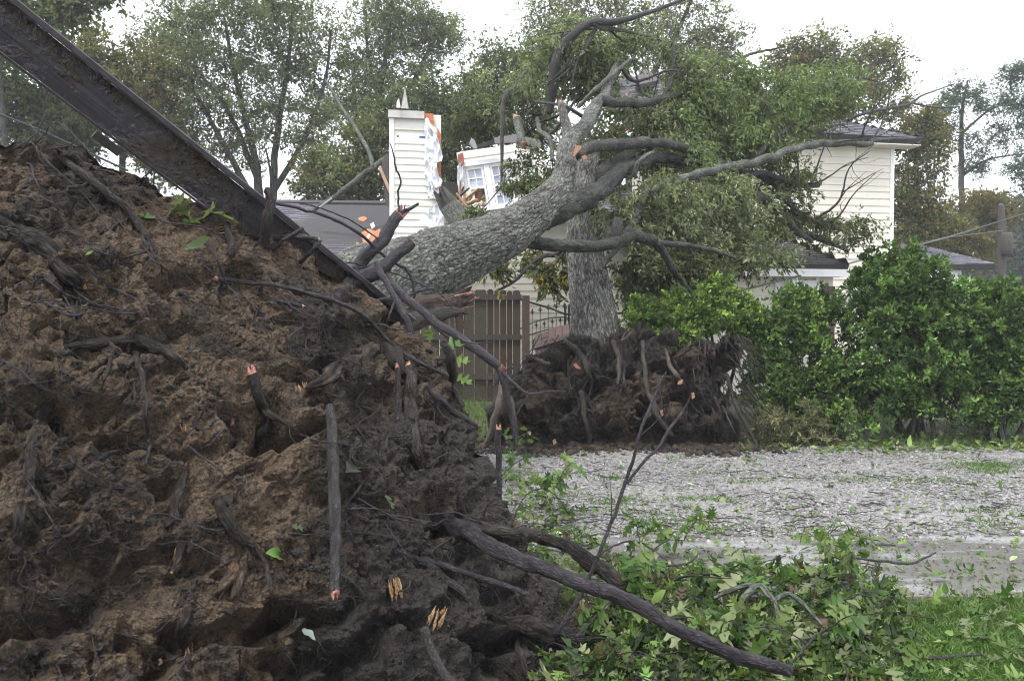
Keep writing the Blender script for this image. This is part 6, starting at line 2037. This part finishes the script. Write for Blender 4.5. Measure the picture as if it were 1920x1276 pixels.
BR = [('leafy oak branch at the top of the litter strip, beside the edge of the gravel', [(945, 905), (970, 892), (1010, 878), (1050, 872)], 30, .12),
      ('leafy oak branch standing tangled between the mound and the gravel', [(960, 1000), (990, 965), (1030, 960), (1075, 1000)], 40, .16),
      ('leafy oak branch with dark glossy leaves near the left end of the concrete', [(1100, 1090), (1150, 1060), (1200, 1055), (1250, 1080)], 42, .10),
      ('pale-backed leafy branch in front of the long arching root', [(1080, 1240), (1160, 1190), (1230, 1215), (1300, 1260)], 44, .18),
      ('leafy oak branch in the middle of the litter behind the long arching root', [(1220, 1130), (1300, 1120), (1380, 1125), (1450, 1150)], 48, .10),
      ('upright leafy oak spray rising over the concrete near the sprig', [(1470, 1150), (1530, 1110), (1580, 1085), (1640, 1085)], 40, .07),
      ('leafy oak branch at the bottom edge right of the arching root end', [(1480, 1285), (1530, 1245), (1580, 1225), (1630, 1230)], 36, .10),
      ('bunch of oak leaves lying on the wet concrete strip', [(1540, 1040), (1575, 1030), (1610, 1026), (1650, 1030)], 22, .02)]
for label, path, nl, hh in BR:
    g = [G(x, y) for x, y in path]
    W = np.array([p + np.array([0, 0, .05 + hh * math.sin(math.pi * (k + .6) / 4.4) * .8]) for k, p in enumerate(g)])
    t = thing('leafy_branch', label, 'branch', g[0])
    mb = MB()
    C, R = tube(mb, W, [.007, .006, .005, .003], 6, 10, gn=1.5, rng=lit)
    mb.build('stem', [BARK_WET, WOOD], t, smooth=True)
    for q in range(4):
        j = lit.integers(6, len(C) - 4)
        d = unit(lit.normal(size=3) * np.array([1, 1, .4]) + np.array([0, 0, .3])) * lit.uniform(.12, .28)
        e = C[j] + d; e[2] = max(e[2], .04)
        mb = MB(); C2, _ = tube(mb, [C[j], C[j] + d * .5 + (0, 0, .03), e], [.004, .003, .002], 5, 6, gn=1.5, rng=lit)
        mb.build('twig', [BARK_WET], t, smooth=True)
        C = np.vstack([C, C2[2:], C2[2:]])
    for q in range(nl):
        j = lit.integers(2, len(C))
        ax = lit.normal(size=3) * np.array([1, 1, .6]) + np.array([0, -.2, .1 if lit.random() < .5 else -.4])
        up = lit.normal(size=3) * .6 + np.array([0, -.3, .9])
        kk = lit.integers(0, len(_lm))
        leaf_obj(t, C[j] + lit.normal(size=3) * .012, ax, up, lit.uniform(.075, .15) * (.62 if kk % 7 == 6 else 1), kk)

# single fallen leaves one can pick out
for label, x, y, L, k in (('fresh green oak leaf pair on the wet concrete at right', 1745, 1098, .11, 1),
                          ('single round bright green leaf on the litter under the leafy spray', 1675, 1130, .10, 6),
                          ('white-backed oak leaf at the edge of the lawn', 1830, 1135, .12, 5),
                          ('orange-brown leaf alone on the gravel', 1402, 994, .05, 20)):
    o = leaf_obj(None, G(x, y) + np.array([0, 0, .05]), np.array([1, .3, .1]), np.array([0, -.3, 1]), L, k, 'fallen_leaf')
    tag(o, label, 'leaf')

# leaf scraps blown over the lawn
mb = MB()
for k in range(130):
    x, y = lit.uniform(1600, 1940), lit.uniform(1125, 1290)
    p = G(x, y); p[2] = lit.uniform(.03, .07)
    pl = lit.random() < .2
    V, Fq = oak_leaf_geo(lit, lit.uniform(.05, .11) * (.65 if pl else 1), plain=pl)
    c = np.array(NEAR_PAL[lit.integers(0, len(NEAR_PAL))]) * math.exp(lit.normal() * .3 - .1)
    mb.add(V @ frame(lit.normal(size=3) * np.array([1, 1, .3]), np.array([0, 0, 1]) + lit.normal(size=3) * .35, lit) + p, Fq, 0, c)
tag(mb.build('leaf_scraps', LEAF_NEAR, smooth=True, kind='stuff'), 'oak leaves blown onto the lawn at the lower right', 'leaves', kind='stuff')
# thin stems tangled in the litter
mb = MB()
for p in pile_pts(170, PILE, lit):
    L = lit.uniform(.12, .4)
    d = unit(lit.normal(size=3) * np.array([1, 1, .25])) * L
    q = p + np.array([0, 0, lit.uniform(.02, .12)])
    tube(mb, [q - d * .5, q + lit.normal(size=3) * L * .1, q + d * .5], [.0035, .003, .0015], 4, 5, gn=2, rng=lit)
tag(mb.build('twig_litter', BARK_WET, smooth=True, kind='stuff'), 'thin wet stems tangled through the leaf litter', 'twigs', kind='stuff')
# small torn bits washed over the concrete
mb = MB()
for k in range(900):
    x, y = lit.uniform(1180, 1925), lit.uniform(1000, 1128)
    p = G(x, y, .028)
    V, Fq = oak_leaf_geo(lit, lit.uniform(.008, .03), plain=True)
    c = np.array([(.10, .14, .04), (.07, .05, .035), (.13, .11, .06), (.05, .08, .03)][lit.integers(0, 4)])
    mb.add(V @ frame(lit.normal(size=3) * np.array([1, 1, .05]), np.array([0, 0, 1.]) + lit.normal(size=3) * .08, lit) + p, Fq, 0, c)
tag(mb.build('leaf_scraps', LEAF_NEAR, kind='stuff'), 'tiny shredded leaf bits stuck to the wet concrete strip', 'leaves', kind='stuff')
# dark bits between the stones
mb = MB()
for k in range(1500):
    x, y = lit.uniform(960, 1925), 846 + 160 * lit.random()
    p = G(x, y, .03)
    L = lit.uniform(.015, .08)
    d = unit(np.array([lit.normal(), lit.normal() * .6, .05])) * L
    tube(mb, [p - d * .5, p + d * .5], [.003, .002], 3, 1, wob=0, rng=lit)
tag(mb.build('bark_bits', BARK_ROOT, kind='stuff'), 'dark bark bits and broken twig ends sprinkled over the gravel', 'debris', kind='stuff')

# bare twigs on the drive
def twig_obj(L):
    mb = MB()
    n_ = 4
    pts = [(L * (k / (n_ - 1) - .5), lit.normal() * L * .04, .012 + abs(lit.normal()) * .006) for k in range(n_)]
    tube(mb, pts, [.005, .0045, .004, .002], 5, 4, gn=1.5, rng=lit)
    return mb.mesh('twig', BARK_WET, smooth=True)
tms = [twig_obj(l) for l in (.08, .13, .2, .32)]
for k in range(70):
    x, y = lit.uniform(980, 1915), 850 + 150 * lit.random() ** .8
    p = G(x, y, .03)
    o = obj('twig', tms[lit.integers(0, 4)])
    o.location = Vector(p); o.rotation_euler = (0, 0, lit.normal() * .6)
    tag(o, 'short bare twig lying on the wet gravel drive', 'twig', 'twigs on the gravel drive')

# ------------------------------------------------------------------ grass
def grass(pts, hmin, hmax, pal, wd=.004, name='grass', label='', lean=.35):
    r = lit
    n = len(pts)
    h = r.uniform(hmin, hmax, n)
    d = unit(np.c_[r.normal(size=(n, 2)) * lean, np.ones(n)])
    sd = unit(np.cross(d, np.c_[r.normal(size=(n, 2)), np.zeros(n)]))
    m = pts + d * h[:, None] * .55
    e = pts + d * h[:, None] * .9 + np.c_[d[:, :2] * h[:, None] * .7, -h * .08]
    V = np.stack([pts - sd * wd, pts + sd * wd, m + sd * wd * .8, m - sd * wd * .8, e], 1).reshape(-1, 3)
    k = np.arange(n)[:, None] * 5
    mb = MB()
    pal = np.array(pal)
    tint = pal[r.integers(0, len(pal), n)] * np.exp(r.normal(size=(n, 1)) * .2)
    mb.add(V, np.concatenate([k + np.array([[0, 1, 2, 3]])]), 0, np.repeat(tint, 5, 0))
    mb.polys.append((k + np.array([[3, 2, 4]]), 0))
    return tag(mb.build(name, GRASS, kind='stuff'), label, 'grass', kind='stuff')
GP = [(.088, .170, .032), (.112, .200, .044), (.064, .128, .028), (.115, .165, .052)]
LAWN = [(1480, 1340), (1580, 1240), (1660, 1152), (1760, 1126), (1960, 1113), (2050, 1340)]
def poly_pts(n, poly, x0, x1, y0, y1):
    out = []
    while len(out) < n:
        x, y = lit.uniform(x0, x1), lit.uniform(y0, y1)
        if in_poly(x, y, poly):
            out.append(G(x, y))
    return np.array(out)
grass(poly_pts(13000, LAWN, 1470, 2060, 1120, 1345), .03, .085, GP, .0028, label='short bright green lawn at the lower right corner')
grass(poly_pts(5200, PILE, 930, 1760, 866, 1335), .02, .07, GP, .003, label='grass showing between the torn leaves beside the mound')
n = 9000
x = lit.uniform(1.2, 8.5, n); y = 9.15 + 2.6 * lit.random(n)
keep = fbm(np.c_[x * .9, y * 1.6, x * 0 + 4], 3) > -.12
x, y = x[keep], y[keep]
grass(np.c_[x, y, gz(x, y)], .03, .11, GP + [(.06, .09, .03)], .005, label='rough grass under the shrubs along the far verge')
c = []
for k in range(46):
    px, py = lit.uniform(980, 1920), 852 + 150 * lit.random() ** .9
    if k < 14:
        px, py = lit.uniform(1800, 1940), lit.uniform(866, 886)
    p = G(px, py, .02)
    m = int(lit.uniform(20, 80))
    c.append(p + np.c_[lit.normal(size=(m, 1)) * lit.uniform(.05, .2), lit.normal(size=(m, 1)) * .05, np.zeros((m, 1))])
grass(np.vstack(c), .02, .07, GP, .004, label='small grass tufts growing through the gravel', lean=.8)
p = np.array([P(lit.uniform(860, 960), 700, lit.uniform(9.6, 13)) for k in range(900)]); p[:, 2] = gz(p[:, 0], p[:, 1])
grass(p, .06, .22, GP + [(.14, .13, .07)], .006, label='weeds and grass at the foot of the wooden fence')

# ------------------------------------------------------------------ damp air
mb = MB()
mb.box((0, 0, 0), (1, 0, 0), (0, 1, 0), (0, 0, 1), -80, 80, -20, 90, -1.2, 22)
hz = mb.build('haze', [], kind='stuff')
hm = bpy.data.materials.new('haze')
hm.use_nodes = True
hm.node_tree.nodes.clear()
ho = hm.node_tree.nodes.new('ShaderNodeOutputMaterial')
hv = hm.node_tree.nodes.new('ShaderNodeVolumePrincipled')
hv.inputs['Color'].default_value = (.93, .95, 1, 1)
hv.inputs['Density'].default_value = 0.0014
hm.node_tree.links.new(hv.outputs[0], ho.inputs['Volume'])
hz.data.materials.append(hm)
tag(hz, 'thin damp air paling the far trees', 'haze', kind='stuff')
